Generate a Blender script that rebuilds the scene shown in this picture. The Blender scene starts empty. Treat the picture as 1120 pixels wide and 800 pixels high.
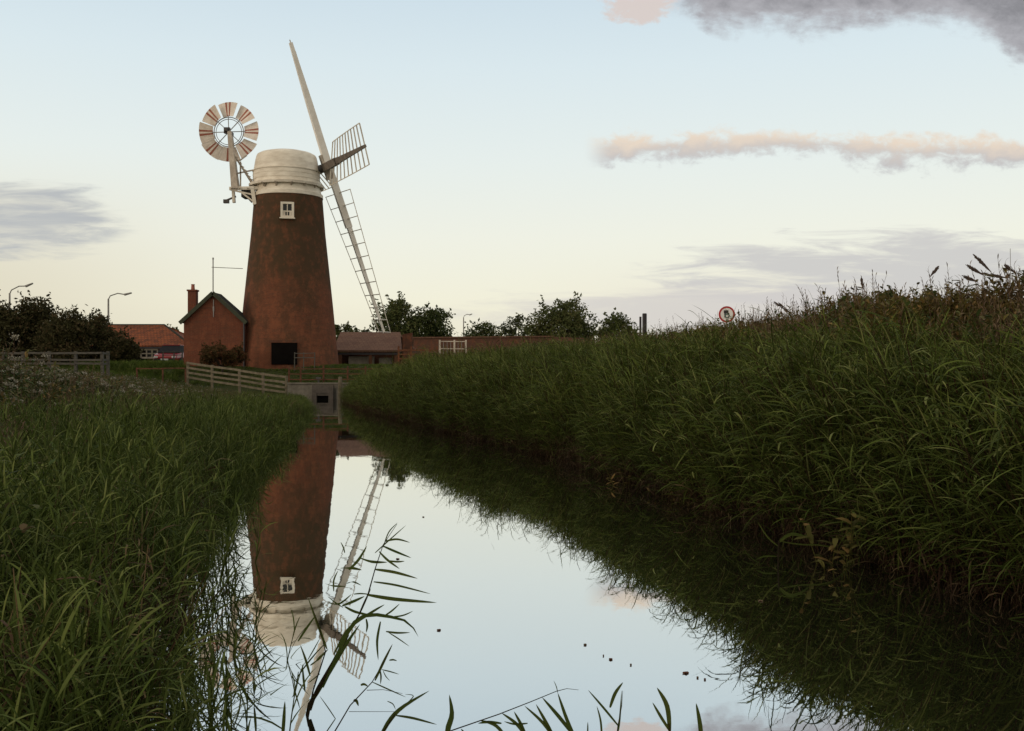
import bpy, bmesh, math, random
import numpy as np
from mathutils import Vector, Matrix, noise as mnoise

R = math.radians
F_PX, HZ, CZ = 1089.0, 407.0, 1.55          # focal length in pixels, horizon row, eye height above the water
def P(px, py, D):
    return Vector(((px-560)/F_PX*D, D, CZ-(py-HZ)/F_PX*D))
rng = np.random.default_rng(7)
random.seed(7)

# ------------------------------------------------------------------ camera, sky, sun, exposure
scene = bpy.context.scene
cam_d = bpy.data.cameras.new('camera'); cam = bpy.data.objects.new('camera', cam_d)
scene.collection.objects.link(cam)
cam.location = (0, 0, CZ); cam.rotation_euler = (R(90), 0, 0)
cam_d.sensor_width = 36; cam_d.lens = 35.0; cam_d.shift_y = (HZ-400)/1120
cam_d.clip_end = 6000; cam_d.clip_start = 0.05
scene.camera = cam
scene.view_settings.view_transform = 'Standard'; scene.view_settings.look = 'None'
scene.view_settings.gamma = 1; scene.view_settings.exposure = 0.0
scene.render.engine = 'CYCLES'
scene.cycles.max_bounces = 6; scene.cycles.diffuse_bounces = 2; scene.cycles.glossy_bounces = 3
scene.cycles.transparent_max_bounces = 4; scene.cycles.use_denoising = True
scene.cycles.caustics_reflective = False; scene.cycles.caustics_refractive = False

SUN_AZ, SUN_EL = -118, 6       # degrees from the view axis (left negative), elevation
world = bpy.data.worlds.new("World"); scene.world = world; world.use_nodes = True
NT = world.node_tree; NT.nodes.clear()
def srgb(r, g, b):
    f = lambda v: (v/255/12.92) if v/255 <= .04045 else ((v/255+.055)/1.055)**2.4
    return (f(r), f(g), f(b), 1)

class E_:
    nt = None
    def __init__(s, v): s.v = v
    @staticmethod
    def m(op, *a, clamp=False):
        n = E_.nt.nodes.new('ShaderNodeMath'); n.operation = op; n.use_clamp = clamp
        for i, x in enumerate(a):
            if isinstance(x, E_): E_.nt.links.new(x.v, n.inputs[i])
            else: n.inputs[i].default_value = x
        return E_(n.outputs[0])
    def __add__(s, o): return E_.m('ADD', s, o)
    def __radd__(s, o): return E_.m('ADD', o, s)
    def __sub__(s, o): return E_.m('SUBTRACT', s, o)
    def __rsub__(s, o): return E_.m('SUBTRACT', o, s)
    def __mul__(s, o): return E_.m('MULTIPLY', s, o)
    def __rmul__(s, o): return E_.m('MULTIPLY', o, s)
    def __truediv__(s, o): return E_.m('DIVIDE', s, o)
def sstep(x, a, b, ya=0.0, yb=1.0):
    n = E_.nt.nodes.new('ShaderNodeMapRange'); n.interpolation_type = 'SMOOTHSTEP'
    E_.nt.links.new(x.v, n.inputs['Value'])
    if a > b: a, b, ya, yb = b, a, yb, ya
    n.inputs['From Min'].default_value = a; n.inputs['From Max'].default_value = b
    n.inputs['To Min'].default_value = ya; n.inputs['To Max'].default_value = yb
    return E_(n.outputs['Result'])
def cmb(x, y, z=0.0):
    n = E_.nt.nodes.new('ShaderNodeCombineXYZ')
    for i, a in enumerate((x, y, z)):
        if isinstance(a, E_): E_.nt.links.new(a.v, n.inputs[i])
        else: n.inputs[i].default_value = a
    return E_(n.outputs[0])
def nz(vec, scale, detail=5, rough=.55, dist=0.0):
    n = E_.nt.nodes.new('ShaderNodeTexNoise'); E_.nt.links.new(vec.v, n.inputs['Vector'])
    n.inputs['Scale'].default_value = scale; n.inputs['Detail'].default_value = detail
    n.inputs['Roughness'].default_value = rough; n.inputs['Distortion'].default_value = dist
    return E_(n.outputs['Fac'])
def cmix(fac, a, b, mode='MIX'):
    n = E_.nt.nodes.new('ShaderNodeMix'); n.data_type = 'RGBA'; n.blend_type = mode
    for s, x in ((n.inputs[0], fac), (n.inputs[6], a), (n.inputs[7], b)):
        if isinstance(x, E_): E_.nt.links.new(x.v, s)
        else: s.default_value = x
    return E_(n.outputs[2])
def ramp(x, stops):
    n = E_.nt.nodes.new('ShaderNodeValToRGB'); E_.nt.links.new(x.v, n.inputs[0])
    el = n.color_ramp.elements
    while len(el) < len(stops): el.new(0.5)
    for e, (p, c) in zip(el, stops): e.position = p; e.color = c
    return E_(n.outputs[0])

def build_sky():
    E_.nt = NT
    tc = NT.nodes.new('ShaderNodeTexCoord')
    sp = NT.nodes.new('ShaderNodeSeparateXYZ'); NT.links.new(tc.outputs['Generated'], sp.inputs[0])
    x, y, z = (E_(sp.outputs[i]) for i in range(3))
    el = E_.m('ARCSINE', z)*(180/math.pi)
    az = E_.m('ARCTAN2', x, y)*(180/math.pi)
    ys = E_.m('MAXIMUM', y, 0.15)
    px = 560+F_PX*(x/ys); py = 407-F_PX*(z/ys)      # gnomonic sky chart of the western sky
    front = sstep(y, 0.2, 0.45)
    e0 = (el+10)/100.0
    g = ramp(e0, [(0.0, srgb(120,118,100)), (.095, srgb(188,180,160)), (.112, srgb(236,230,208)),
                  (.14, srgb(246,243,222)), (.175, srgb(244,245,232)), (.22, srgb(235,243,240)),
                  (.27, srgb(223,237,242)), (.315, srgb(208,226,237)), (.45, srgb(196,203,208)), (1.0, srgb(172,176,180))])
    # warmer, duller band low in the south-west (left)
    wl = sstep(px, 330, -60)*sstep(py, 150, 330)*front
    g = cmix(wl*.75, g, srgb(222,214,192))
    wr = sstep(px, 520, 900)*sstep(py, 270, 350)*front
    g = cmix(wr*.7, g, srgb(229,222,213))
    # behind the viewer a bright warm glow is added to light the mill face
    back = sstep(y, 0.35, -0.5)
    g = cmix(back*.9, g, (.90,.80,.66,1))
    sky = NT.nodes.new('ShaderNodeTexSky'); sky.sky_type = 'NISHITA'; sky.sun_disc = False
    sky.sun_elevation = R(SUN_EL); sky.sun_rotation = R(SUN_AZ)
    nish = cmix(1.0, E_(sky.outputs[0]), (.12,.12,.12,1), 'MULTIPLY')
    base = cmix(.06, g, nish)
    # clouds
    v1 = cmb(px/100.0, py/45.0)
    n1 = nz(v1, 1.6, 7, .6, .3)
    n2 = nz(cmb(px/100.0, py/60.0, 4.0), .8, 2, .5)
    n3 = nz(cmb(px/160.0, py/22.0, 9.0), 1.5, 5, .6, .5)
    n4 = nz(cmb(px/60.0, py/40.0, 2.0), 2.2, 8, .62, .2)
    # long peach streak
    cy = 159.0+(n2-.5)*26.0+sstep(px, 860, 960)*4.0
    d = E_.m('ABSOLUTE', py-cy)/(9.0+(n2)*19.0)+(n4-.5)*2.8
    mB = sstep(d, 1.0, .1)*sstep(px, 636, 672)*sstep(px, 2100, 1500)
    cB = cmix(sstep(py-cy+(n4-.5)*30.0, -14, 15), srgb(233,217,199), srgb(192,191,193))
    # streaks low right
    eD = E_.m('POWER', (px-1010.0)/300.0, 2.0)+E_.m('POWER', (py-302.0)/50.0, 2.0)+(n3-.45)*3.4
    mD = sstep(eD, 1.25, .3)*.9
    eF = E_.m('POWER', (px-860.0)/380.0, 2.0)+E_.m('POWER', (py-340.0)/30.0, 2.0)+(n3-.45)*2.2
    mF = sstep(eF, 1.3, .2)*.8
    # left grey bank
    eC = E_.m('POWER', (px-5.0)/125.0, 2.0)+E_.m('POWER', (py-240.0)/44.0, 2.0)+(n3-.5)*2.2
    mC = sstep(eC, 1.3, .25)*.9
    # dark bank across the top right
    edge = 30.0+(n1-.5)*56.0+(n4-.5)*40.0+sstep(px, 1030, 1150)*52.0-sstep(px, 800, 735)*22.0-sstep(px, 960, 1010)*8.0
    mA = sstep(edge-py, -12, 18)*sstep(px+(n4-.5)*40.0, 722, 775)*sstep(py, -330, -120)
    cA = cmix(sstep(edge-py+(n4-.5)*60.0, 0, 70), srgb(178,178,183), srgb(134,134,139))
    eA2 = E_.m('POWER', (px-702.0)/48.0, 2.0)+E_.m('POWER', (py-2.0)/24.0, 2.0)+(n4-.5)*4.0
    mA2 = sstep(eA2, 1.1, .25)*.85
    c = cmix(mD*front, base, srgb(203,202,201))
    c = cmix(mF*front, c, srgb(210,206,203))
    c = cmix(mC*front, c, cmix(sstep(n3, .35, .7), srgb(180,184,188), srgb(214,213,203)))
    c = cmix(mB*front, c, cB)
    c = cmix(mA*front, c, cA)
    c = cmix(mA2*front, c, srgb(218,203,196))
    bg = NT.nodes.new('ShaderNodeBackground'); bg.inputs['Strength'].default_value = 1.0
    NT.links.new(c.v, bg.inputs[0])
    out = NT.nodes.new('ShaderNodeOutputWorld'); NT.links.new(bg.outputs[0], out.inputs[0])
build_sky()
world.cycles.sampling_method = 'MANUAL'; world.cycles.sample_map_resolution = 512

sun_d = bpy.data.lights.new('sun', 'SUN'); sun = bpy.data.objects.new('sun', sun_d)
scene.collection.objects.link(sun)
sun_d.energy = 0.9; sun_d.angle = R(20); sun_d.color = (1, .78, .58)
sd = Vector((math.sin(R(SUN_AZ))*math.cos(R(SUN_EL)), math.cos(R(SUN_AZ))*math.cos(R(SUN_EL)), math.sin(R(SUN_EL))))
sun.rotation_euler = sd.to_track_quat('Z', 'Y').to_euler()

# ------------------------------------------------------------------ materials
MATS = {}
def new_mat(name):
    m = bpy.data.materials.new(name); m.use_nodes = True
    nt = m.node_tree; nt.nodes.clear(); E_.nt = nt
    out = nt.nodes.new('ShaderNodeOutputMaterial'); MATS[name] = m
    return m, nt, out
def bsdf(nt, out, col, rough=.7, bump=None, bdist=.01, spec=.3, metal=0.0):
    b = nt.nodes.new('ShaderNodeBsdfPrincipled')
    if isinstance(col, E_): nt.links.new(col.v, b.inputs['Base Color'])
    else: b.inputs['Base Color'].default_value = col
    b.inputs['Roughness'].default_value = rough; b.inputs['Specular IOR Level'].default_value = spec
    b.inputs['Metallic'].default_value = metal
    if bump is not None:
        bn = nt.nodes.new('ShaderNodeBump'); bn.inputs['Distance'].default_value = bdist
        nt.links.new(bump.v, bn.inputs['Height']); nt.links.new(bn.outputs[0], b.inputs['Normal'])
    nt.links.new(b.outputs[0], out.inputs[0]); return b
def objc(scale=(1,1,1)):
    tc = E_.nt.nodes.new('ShaderNodeTexCoord'); mp = E_.nt.nodes.new('ShaderNodeMapping')
    mp.inputs['Scale'].default_value = scale
    E_.nt.links.new(tc.outputs['Object'], mp.inputs[0]); return E_(mp.outputs[0])
def rnd():
    n = E_.nt.nodes.new('ShaderNodeObjectInfo'); return E_(n.outputs['Random'])
def col(r, g, b): return (r, g, b, 1)
def plain(name, c1, c2, scale=3, rough=.7, stretch=(1,1,1), spec=.3, metal=0.0, bd=.006):
    m, nt, out = new_mat(name)
    v = objc(stretch); n = nz(v, scale, 6, .65)
    bsdf(nt, out, cmix(sstep(n, .3, .7), c1, c2), rough, n, bd, spec, metal)
    return m
plain('white_paint', col(.80,.76,.66), col(.58,.52,.43), 1.3, .6, (1,1,.6))
plain('white_board', col(.84,.79,.68), col(.62,.56,.46), 1.1, .65, (1,1,2.5))
plain('weathered_white', col(.58,.52,.44), col(.34,.29,.235), 1.4, .75, (1,1,1))
plain('fan_cream', col(.86,.80,.72), col(.66,.58,.50), 2.5, .7)
plain('stock_paint', col(.88,.86,.81), col(.74,.70,.63), .9, .6)
plain('shaded_stock', col(.21,.18,.15), col(.11,.09,.075), 2, .8)  # stock colour darkened, shade on the near sail painted in
plain('red_paint', col(.40,.15,.10), col(.30,.10,.07), 3, .6)
plain('iron', col(.05,.05,.05), col(.09,.08,.075), 6, .6)
plain('grey_metal', col(.30,.30,.29), col(.20,.19,.18), 4, .5, metal=.3)
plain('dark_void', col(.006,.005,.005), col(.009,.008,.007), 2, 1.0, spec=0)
plain('grey_timber', col(.10,.094,.08), col(.055,.052,.044), 5, .85, (1,1,4))
plain('pale_timber', col(.19,.16,.11), col(.10,.085,.055), 4, .85)
plain('brown_timber', col(.13,.055,.028), col(.07,.03,.017), 4, .85)
plain('orange_timber', col(.17,.06,.025), col(.09,.035,.016), 4, .8)
plain('concrete', col(.25,.225,.185), col(.14,.125,.10), 2.2, .9)
plain('sluice_grey', col(.13,.11,.095), col(.08,.07,.058), 4, .9)
plain('soil', col(.020,.022,.009), col(.035,.028,.014), 1.5, .95)
plain('bark', col(.045,.036,.026), col(.025,.02,.016), 6, .9)
plain('green_board', col(.045,.055,.03), col(.03,.035,.022), 4, .7)
plain('slate', col(.03,.032,.026), col(.045,.042,.035), 5, .95, spec=.05)
plain('black_paint', col(.02,.018,.022), col(.035,.03,.035), 4, .5)
plain('sign_white', col(.78,.78,.76), col(.70,.70,.68), 3, .35)
plain('sign_red', col(.45,.03,.03), col(.38,.03,.03), 3, .35)
plain('sign_green', col(.10,.16,.13), col(.13,.18,.15), 3, .4)
plain('car_red', col(.30,.012,.014), col(.26,.012,.014), 3, .25, spec=.6, bd=0)
plain('car_glass', col(.02,.022,.025), col(.025,.027,.03), 3, .25, spec=.3, bd=0)
plain('dull_glass', col(.015,.016,.018), col(.022,.022,.024), 3, .7, spec=.12, bd=0)
plain('rubber', col(.02,.02,.02), col(.025,.025,.025), 3, .8)
plain('plume', col(.10,.075,.06), col(.065,.045,.04), 8, .9)
plain('straw', col(.15,.105,.06), col(.085,.05,.03), 8, .9)
plain('petal', col(.36,.34,.27), col(.22,.20,.15), 8, .9)

def brick_mat(name, c1, c2, mortar, stain, dark_z=None, stain_c=None, sc=1.0):
    m, nt, out = new_mat(name)
    uv = nt.nodes.new('ShaderNodeUVMap')
    br = nt.nodes.new('ShaderNodeTexBrick'); nt.links.new(uv.outputs[0], br.inputs['Vector'])
    br.inputs['Color1'].default_value = c1; br.inputs['Color2'].default_value = c2
    br.inputs['Mortar'].default_value = mortar; br.inputs['Scale'].default_value = 1
    br.inputs['Brick Width'].default_value = .225*sc; br.inputs['Row Height'].default_value = .075*sc
    br.inputs['Mortar Size'].default_value = .008*sc; br.inputs['Bias'].default_value = -.2
    v = objc((1,1,.55)); n = nz(v, .9, 7, .65); n2 = nz(v, 7, 4, .6)
    c = cmix(sstep(n2, .3, .75)*.55, E_(br.outputs['Color']), c2)
    c = cmix(sstep(n, .42, .68)*stain, c, stain_c or col(.045,.040,.024))
    n5 = nz(objc((1,1,.8)), 2.3, 8, .72); c = cmix(sstep(n5, .48, .66)*.6, c, col(.26,.095,.048)); n7 = nz(objc((.5,.5,6)), 1.6, 5, .7); c = cmix(sstep(n7, .5, .7)*.35, c, col(.07,.045,.03)); n6 = nz(objc((2.5,2.5,.35)), 1.5, 6, .7); c = cmix(sstep(n6, .55, .75)*.5, c, col(.05,.036,.026))
    if dark_z:
        z0, z1, k, dc = dark_z
        tc = nt.nodes.new('ShaderNodeTexCoord'); sp = nt.nodes.new('ShaderNodeSeparateXYZ')
        nt.links.new(tc.outputs['Object'], sp.inputs[0]); z = E_(sp.outputs[2])
        band = sstep(z+(n-.5)*3.4, z0, z1)*(k-sstep(n5, .45, .6)*.45)      # algae and soot that grew on the upper tower
        c = cmix(band, c, dc)
    f = E_(br.outputs['Fac'])
    bsdf(nt, out, c, .9, (1.0-f)+n2*.6, .012, .15)
brick_mat('tower_brick', col(.20,.064,.032), col(.135,.048,.026), col(.16,.105,.07), .55, (3.4, 6.6, .86, col(.070,.050,.028)))
brick_mat('house_brick', col(.18,.052,.028), col(.135,.044,.026), col(.15,.10,.07), .3)
brick_mat('shed_brick', col(.14,.045,.025), col(.10,.05,.035), col(.12,.09,.07), .3)
brick_mat('wall_brick', col(.17,.075,.048), col(.13,.065,.046), col(.15,.11,.09), .3)

def tile_mat(name, c1, c2, c3):
    m, nt, out = new_mat(name)
    v = objc((1,1,1)); n = nz(v, 1.6, 6, .7); n2 = nz(v, 9, 3, .6)
    tc = nt.nodes.new('ShaderNodeUVMap')
    br = nt.nodes.new('ShaderNodeTexBrick'); nt.links.new(tc.outputs[0], br.inputs['Vector'])
    br.inputs['Color1'].default_value = c1; br.inputs['Color2'].default_value = c2; br.inputs['Mortar'].default_value = c3
    br.inputs['Scale'].default_value = 1; br.inputs['Brick Width'].default_value = .25; br.inputs['Row Height'].default_value = .3
    br.inputs['Mortar Size'].default_value = .02
    c = cmix(sstep(n, .45, .62)*.7, E_(br.outputs['Color']), c3)
    bsdf(nt, out, c, .85, n2, .02, .2)
tile_mat('red_tile', col(.26,.075,.025), col(.19,.055,.022), col(.07,.028,.015))
tile_mat('grey_tile', col(.19,.105,.068), col(.15,.085,.058), col(.12,.06,.04))

def leaf_mat(name, c1, c2, c3=None, trans=.25, attr=True, rough=.75):
    m, nt, out = new_mat(name)
    r = rnd()
    c = cmix(sstep(r, 0, 1), c1, c2)
    if attr:
        a = nt.nodes.new('ShaderNodeAttribute'); a.attribute_name = 'tone'
        t = E_(a.outputs['Fac'])
        c = cmix(sstep(t, 0.45, 1.0), c, c3 or c2)
        c = cmix(1.0, c, cmix(sstep(t, 0, .6), (.45,.45,.45,1), (1.2,1.2,1.2,1)), 'MULTIPLY')
    ia = nt.nodes.new('ShaderNodeAttribute'); ia.attribute_type = 'INSTANCER'; ia.attribute_name = 'patch'
    c = cmix(1.0, c, cmix(E_(ia.outputs['Fac']), (1,1,1,1), (1.32,1.28,1.12,1)), 'MULTIPLY')
    b = nt.nodes.new('ShaderNodeBsdfPrincipled'); nt.links.new(c.v, b.inputs['Base Color'])
    b.inputs['Roughness'].default_value = rough; b.inputs['Specular IOR Level'].default_value = .08
    tr = nt.nodes.new('ShaderNodeBsdfTranslucent'); nt.links.new(c.v, tr.inputs[0])
    mx = nt.nodes.new('ShaderNodeMixShader'); mx.inputs[0].default_value = trans
    nt.links.new(b.outputs[0], mx.inputs[1]); nt.links.new(tr.outputs[0], mx.inputs[2])
    nt.links.new(mx.outputs[0], out.inputs[0])
leaf_mat('reed_leaf', col(.064,.092,.018), col(.090,.114,.024), col(.175,.18,.066))
leaf_mat('reed_leaf_near', col(.058,.085,.018), col(.080,.105,.024), col(.15,.16,.056))
leaf_mat('dead_reed', col(.062,.034,.020), col(.045,.026,.016), col(.15,.11,.06))
leaf_mat('bank_grass', col(.066,.096,.022), col(.090,.108,.030), col(.14,.12,.06))
leaf_mat('bank_herb', col(.050,.078,.022), col(.072,.092,.030), col(.12,.085,.045))
leaf_mat('dry_herb', col(.145,.108,.034), col(.095,.095,.028), col(.19,.12,.045))
leaf_mat('tree_leaf', col(.060,.080,.026), col(.078,.094,.032), col(.11,.10,.04))
leaf_mat('hedge_leaf', col(.048,.048,.020), col(.060,.058,.024), col(.095,.065,.034))
leaf_mat('pale_tree_leaf', col(.05,.06,.025), col(.06,.07,.03), col(.09,.09,.045))
leaf_mat('lone_leaf', col(.085,.115,.025), col(.11,.13,.03), trans=.5, attr=False)
leaf_mat('hollow_reed', col(.10,.075,.035), col(.07,.055,.03), col(.2,.16,.09))
leaf_mat('red_bush_leaf', col(.055,.045,.02), col(.07,.05,.02), col(.12,.045,.025))
leaf_mat('lawn_blade', col(.065,.105,.020), col(.085,.12,.025), col(.13,.13,.05))

def ground_mat():
    m, nt, out = new_mat('ground')
    v = objc(); n = nz(v, .35, 8, .65); n2 = nz(v, 6, 6, .7)
    c = cmix(sstep(n, .35, .65), col(.030,.042,.012), col(.045,.050,.018))
    c = cmix(sstep(n2, .5, .8)*.6, c, col(.05,.035,.02))
    bsdf(nt, out, c, .95, n2, .05, .1)
ground_mat()
def water_mat():
    m, nt, out = new_mat('water')
    v = objc((1,.45,1)); n = nz(v, 1.1, 3, .5); n2 = nz(objc((3,1.2,1)), 2.4, 2, .5)
    bn = nt.nodes.new('ShaderNodeBump'); bn.inputs['Distance'].default_value = .0010; bn.inputs['Strength'].default_value = 1
    h = n*1.3+n2*.3+nz(objc((.5,5,1)), 3.0, 2, .5)*.05; nt.links.new(h.v, bn.inputs['Height'])
    g = nt.nodes.new('ShaderNodeBsdfGlossy'); g.inputs['Color'].default_value = (.96,.97,.96,1)
    g.inputs['Roughness'].default_value = .012; nt.links.new(bn.outputs[0], g.inputs['Normal'])
    d = nt.nodes.new('ShaderNodeBsdfDiffuse'); d.inputs['Color'].default_value = (.022,.024,.013,1)
    lw = nt.nodes.new('ShaderNodeFresnel'); lw.inputs['IOR'].default_value = 1.9
    f = sstep(E_(lw.outputs[0]), .12, .75, .78, .92)
    mx = nt.nodes.new('ShaderNodeMixShader'); nt.links.new(f.v, mx.inputs[0])
    nt.links.new(d.outputs[0], mx.inputs[1]); nt.links.new(g.outputs[0], mx.inputs[2])
    nt.links.new(mx.outputs[0], out.inputs[0])
water_mat()

# ------------------------------------------------------------------ builders
COL = scene.collection
def tag(o, label=None, cat=None, group=None, kind=None):
    if label: o['label'] = label
    if cat: o['category'] = cat
    if group: o['group'] = group
    if kind: o['kind'] = kind
    return o
def empty(name, loc, label=None, cat=None, group=None):
    o = bpy.data.objects.new(name, None); COL.objects.link(o); o.location = loc
    return tag(o, label, cat, group)
def worldloc(o):
    v = Vector((0,0,0))
    while o: v += o.location; o = o.parent
    return v
class MB:
    """collects shapes given in world coordinates; build() links them as one mesh object"""
    def __init__(s): s.v = []; s.f = []; s.mi = []; s.uv = {}; s.cur = 0
    def add(s, vs, fs, uvs=None):
        b = len(s.v); s.v += [Vector(v) for v in vs]
        for k, f in enumerate(fs):
            if uvs: s.uv[len(s.f)] = uvs[k]
            s.f.append([b+i for i in f]); s.mi.append(s.cur)
    def box(s, c, size, M=None):
        c = Vector(c); h = Vector(size)/2; vs = []
        for x in (-1,1):
            for y in (-1,1):
                for z in (-1,1):
                    p = Vector((x*h.x, y*h.y, z*h.z))
                    vs.append(c+(M@p if M else p))
        s.add(vs, [(0,1,3,2),(4,6,7,5),(0,4,5,1),(2,3,7,6),(0,2,6,4),(1,5,7,3)])
    def beam(s, a, b, w, h=None, up=(0,0,1), w2=None, h2=None):
        a = Vector(a); b = Vector(b); h = h or w; w2 = w2 or w; h2 = h2 or h
        d = (b-a).normalized(); up = Vector(up)
        if abs(d.dot(up)) > .97: up = Vector((0,1,0))
        x = d.cross(up).normalized(); y = x.cross(d)
        vs = [a+x*i*w/2+y*j*h/2 for i, j in ((-1,-1),(1,-1),(1,1),(-1,1))]+[b+x*i*w2/2+y*j*h2/2 for i, j in ((-1,-1),(1,-1),(1,1),(-1,1))]
        s.add(vs, [(0,3,2,1),(4,5,6,7),(0,1,5,4),(1,2,6,5),(2,3,7,6),(3,0,4,7)])
    def tube(s, pts, rad, n=8, cap=True):
        pts = [Vector(p) for p in pts]
        if not hasattr(rad, '__len__'): rad = [rad]*len(pts)
        vs = []
        for i, p in enumerate(pts):
            d = (pts[min(i+1,len(pts)-1)]-pts[max(i-1,0)]).normalized()
            up = Vector((0,0,1)) if abs(d.z) < .9 else Vector((0,1,0))
            x = d.cross(up).normalized(); y = x.cross(d)
            for k in range(n):
                a = 2*math.pi*k/n; vs.append(p+(x*math.cos(a)+y*math.sin(a))*rad[i])
        fs = []
        for i in range(len(pts)-1):
            for k in range(n):
                k2 = (k+1) % n
                fs.append((i*n+k, i*n+k2, (i+1)*n+k2, (i+1)*n+k))
        if cap: fs.append(tuple(range(n))[::-1]); fs.append(tuple((len(pts)-1)*n+k for k in range(n)))
        s.add(vs, fs)
    def lathe(s, c, prof, n=48, sy=1.0, cap_top=False, cap_bot=False):
        c = Vector(c); vs = []; fs = []; uvs = []
        for r, z in prof:
            for k in range(n):
                a = 2*math.pi*k/n; vs.append(c+Vector((r*math.cos(a), r*math.sin(a)*sy, z)))
        for i in range(len(prof)-1):
            r0 = (prof[0][0])
            for k in range(n):
                k2 = (k+1) % n
                fs.append((i*n+k, i*n+k2, (i+1)*n+k2, (i+1)*n+k))
                u0, u1 = 2*math.pi*k/n*r0, 2*math.pi*(k+1)/n*r0
                z0, z1 = prof[i][1], prof[i+1][1]
                uvs.append(((u0,z0),(u1,z0),(u1,z1),(u0,z1)))
        if cap_top: fs.append(tuple((len(prof)-1)*n+k for k in range(n))); uvs.append([(0,0)]*n)
        if cap_bot: fs.append(tuple(range(n))[::-1]); uvs.append([(0,0)]*n)
        s.add(vs, fs, uvs)
    def poly(s, pts, thick, n=(0,1,0)):
        n = Vector(n)*thick; k = len(pts); pts = [Vector(p) for p in pts]
        s.add(pts+[p+n for p in pts], [tuple(range(k)), tuple(range(2*k-1, k-1, -1))]+[(i, i+k, (i+1) % k+k, (i+1) % k) for i in range(k)])
    def build(s, name, mat, parent=None, smooth=False, bevel=0, label=None):
        me = bpy.data.meshes.new(name)
        off = worldloc(parent) if parent else Vector((0,0,0))
        loc = Vector((0,0,0))
        if not parent:
            lo = Vector(map(min, zip(*s.v))); hi = Vector(map(max, zip(*s.v)))
            loc = Vector(((lo.x+hi.x)/2, (lo.y+hi.y)/2, lo.z)); off = loc
        me.from_pydata([v-off for v in s.v], [], s.f)
        ul = me.uv_layers.new(name='UVMap')
        for p in me.polygons:
            if p.index in s.uv:
                for li, u in zip(p.loop_indices, s.uv[p.index]): ul.data[li].uv = u
            else:
                nn = p.normal
                for li in p.loop_indices:
                    v = me.vertices[me.loops[li].vertex_index].co
                    if abs(nn.z) > .85: ul.data[li].uv = (v.x, v.y)
                    elif abs(nn.y) >= abs(nn.x): ul.data[li].uv = (v.x, v.z/max(.3, math.sqrt(1-nn.z**2)))
                    else: ul.data[li].uv = (v.y, v.z/max(.3, math.sqrt(1-nn.z**2)))
        for mm in (mat if isinstance(mat, (list, tuple)) else [mat]): me.materials.append(MATS[mm])
        me.polygons.foreach_set('material_index', s.mi)
        if smooth: me.polygons.foreach_set('use_smooth', [True]*len(me.polygons))
        me.update()
        bm = bmesh.new(); bm.from_mesh(me); bmesh.ops.recalc_face_normals(bm, faces=bm.faces); bm.to_mesh(me); bm.free()
        o = bpy.data.objects.new(name, me); COL.objects.link(o); o.parent = parent
        if not parent: o.location = loc
        if smooth:
            md = o.modifiers.new('split', 'EDGE_SPLIT'); md.split_angle = R(40)
        if bevel:
            b = o.modifiers.new('bevel', 'BEVEL'); b.width = bevel; b.segments = 2; b.limit_method = 'ANGLE'
        if label: o['label'] = label
        return o
def copy_tree(o, parent=None):
    c = o.copy(); COL.objects.link(c); c.parent = parent
    for ch in [x for x in bpy.data.objects if x.parent == o]: copy_tree(ch, c)
    return c

# ------------------------------------------------------------------ terrain and water
LY = np.array([[-30,-1.2],[1,-1.2],[4.3,-1.6],[6,-2.1],[7.9,-2.7],[11,-3.4],[14.9,-4.2],[26.8,-6.0],[39,-7.9],[50,-10.4],[56.4,-12.0],[200,-12.0]])
RY = np.array([[-30,5.0],[1,4.8],[4.3,4.2],[7.2,3.30],[9.2,2.70],[13.7,1.80],[18.1,.85],[24.8,-1.4],[39,-5.6],[50,-8.3],[56.4,-9.3],[200,-9.3]])
RD = np.array([[-30,8.5,1.9],[4,7.2,1.75],[9,6.1,1.65],[11,5.7,1.7],[14,5.0,1.70],[18,4.9,1.78],[28,3.7,1.85],[40,1.6,1.95],[50,-2.6,1.8],[56,-5.5,1.9],[200,-5.5,1.9]])
Lf = lambda y: np.interp(y, LY[:,0], LY[:,1]); Rf = lambda y: np.interp(y, RY[:,0], RY[:,1])
RX = lambda y: np.interp(y, RD[:,0], RD[:,1]); RZ = lambda y: np.interp(y, RD[:,0], RD[:,2])
def ss(a, b, x): t = np.clip((x-a)/(b-a), 0, 1); return t*t*(3-2*t)
def G(x, y):
    x = np.asarray(x, float); y = np.asarray(y, float)
    L, Rr = Lf(y), Rf(y); rx, rz = RX(y), RZ(y)
    dr = x-Rr; dl = L-x
    t = np.clip(dr/np.maximum(rx-Rr, .5), 0, 1)
    zr = .02+.10*np.clip(dr, 0, 1)+(rz-.12)*np.power(t, 1.35)
    zr = np.where(x > rx+3, rz-(rz-1.6)*ss(3, 9, x-rx), zr)
    zl = np.interp(dl, [0, .8, 2.2, 5, 12, 30, 60], [.02, .06, .14, .50, .85, 1.1, 1.4])
    lift = ss(20, 46, y)
    zl = zl-lift*np.interp(dl, [0, 1.5, 4, 7], [0, .0, .1, 0])+lift*np.interp(dl, [0, 5, 9, 16], [0, 0, .35, .65])
    zc = -.7*np.minimum(1, np.minimum(-dr, -dl)/.35)
    z = np.where(dr > 0, zr, np.where(dl > 0, zl, np.minimum(zc, -.02)))
    z = z*ss(0.2, 1.6, y)+(1-ss(0.2, 1.6, y))*.1 if True else z
    bank = .86+(1.92-.86)*ss(56.7, 60.5, y)+.3*ss(62, 90, y)
    k = ss(56.55, 56.7, y)
    inch = (x > L-2.2) & (x < Rr+2.2)
    k2 = np.where(inch, k, ss(53, 59, y))
    z = z*(1-k2)+np.where(inch, bank, np.maximum(bank, np.minimum(z, 1.9)))*k2
    return z
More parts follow.
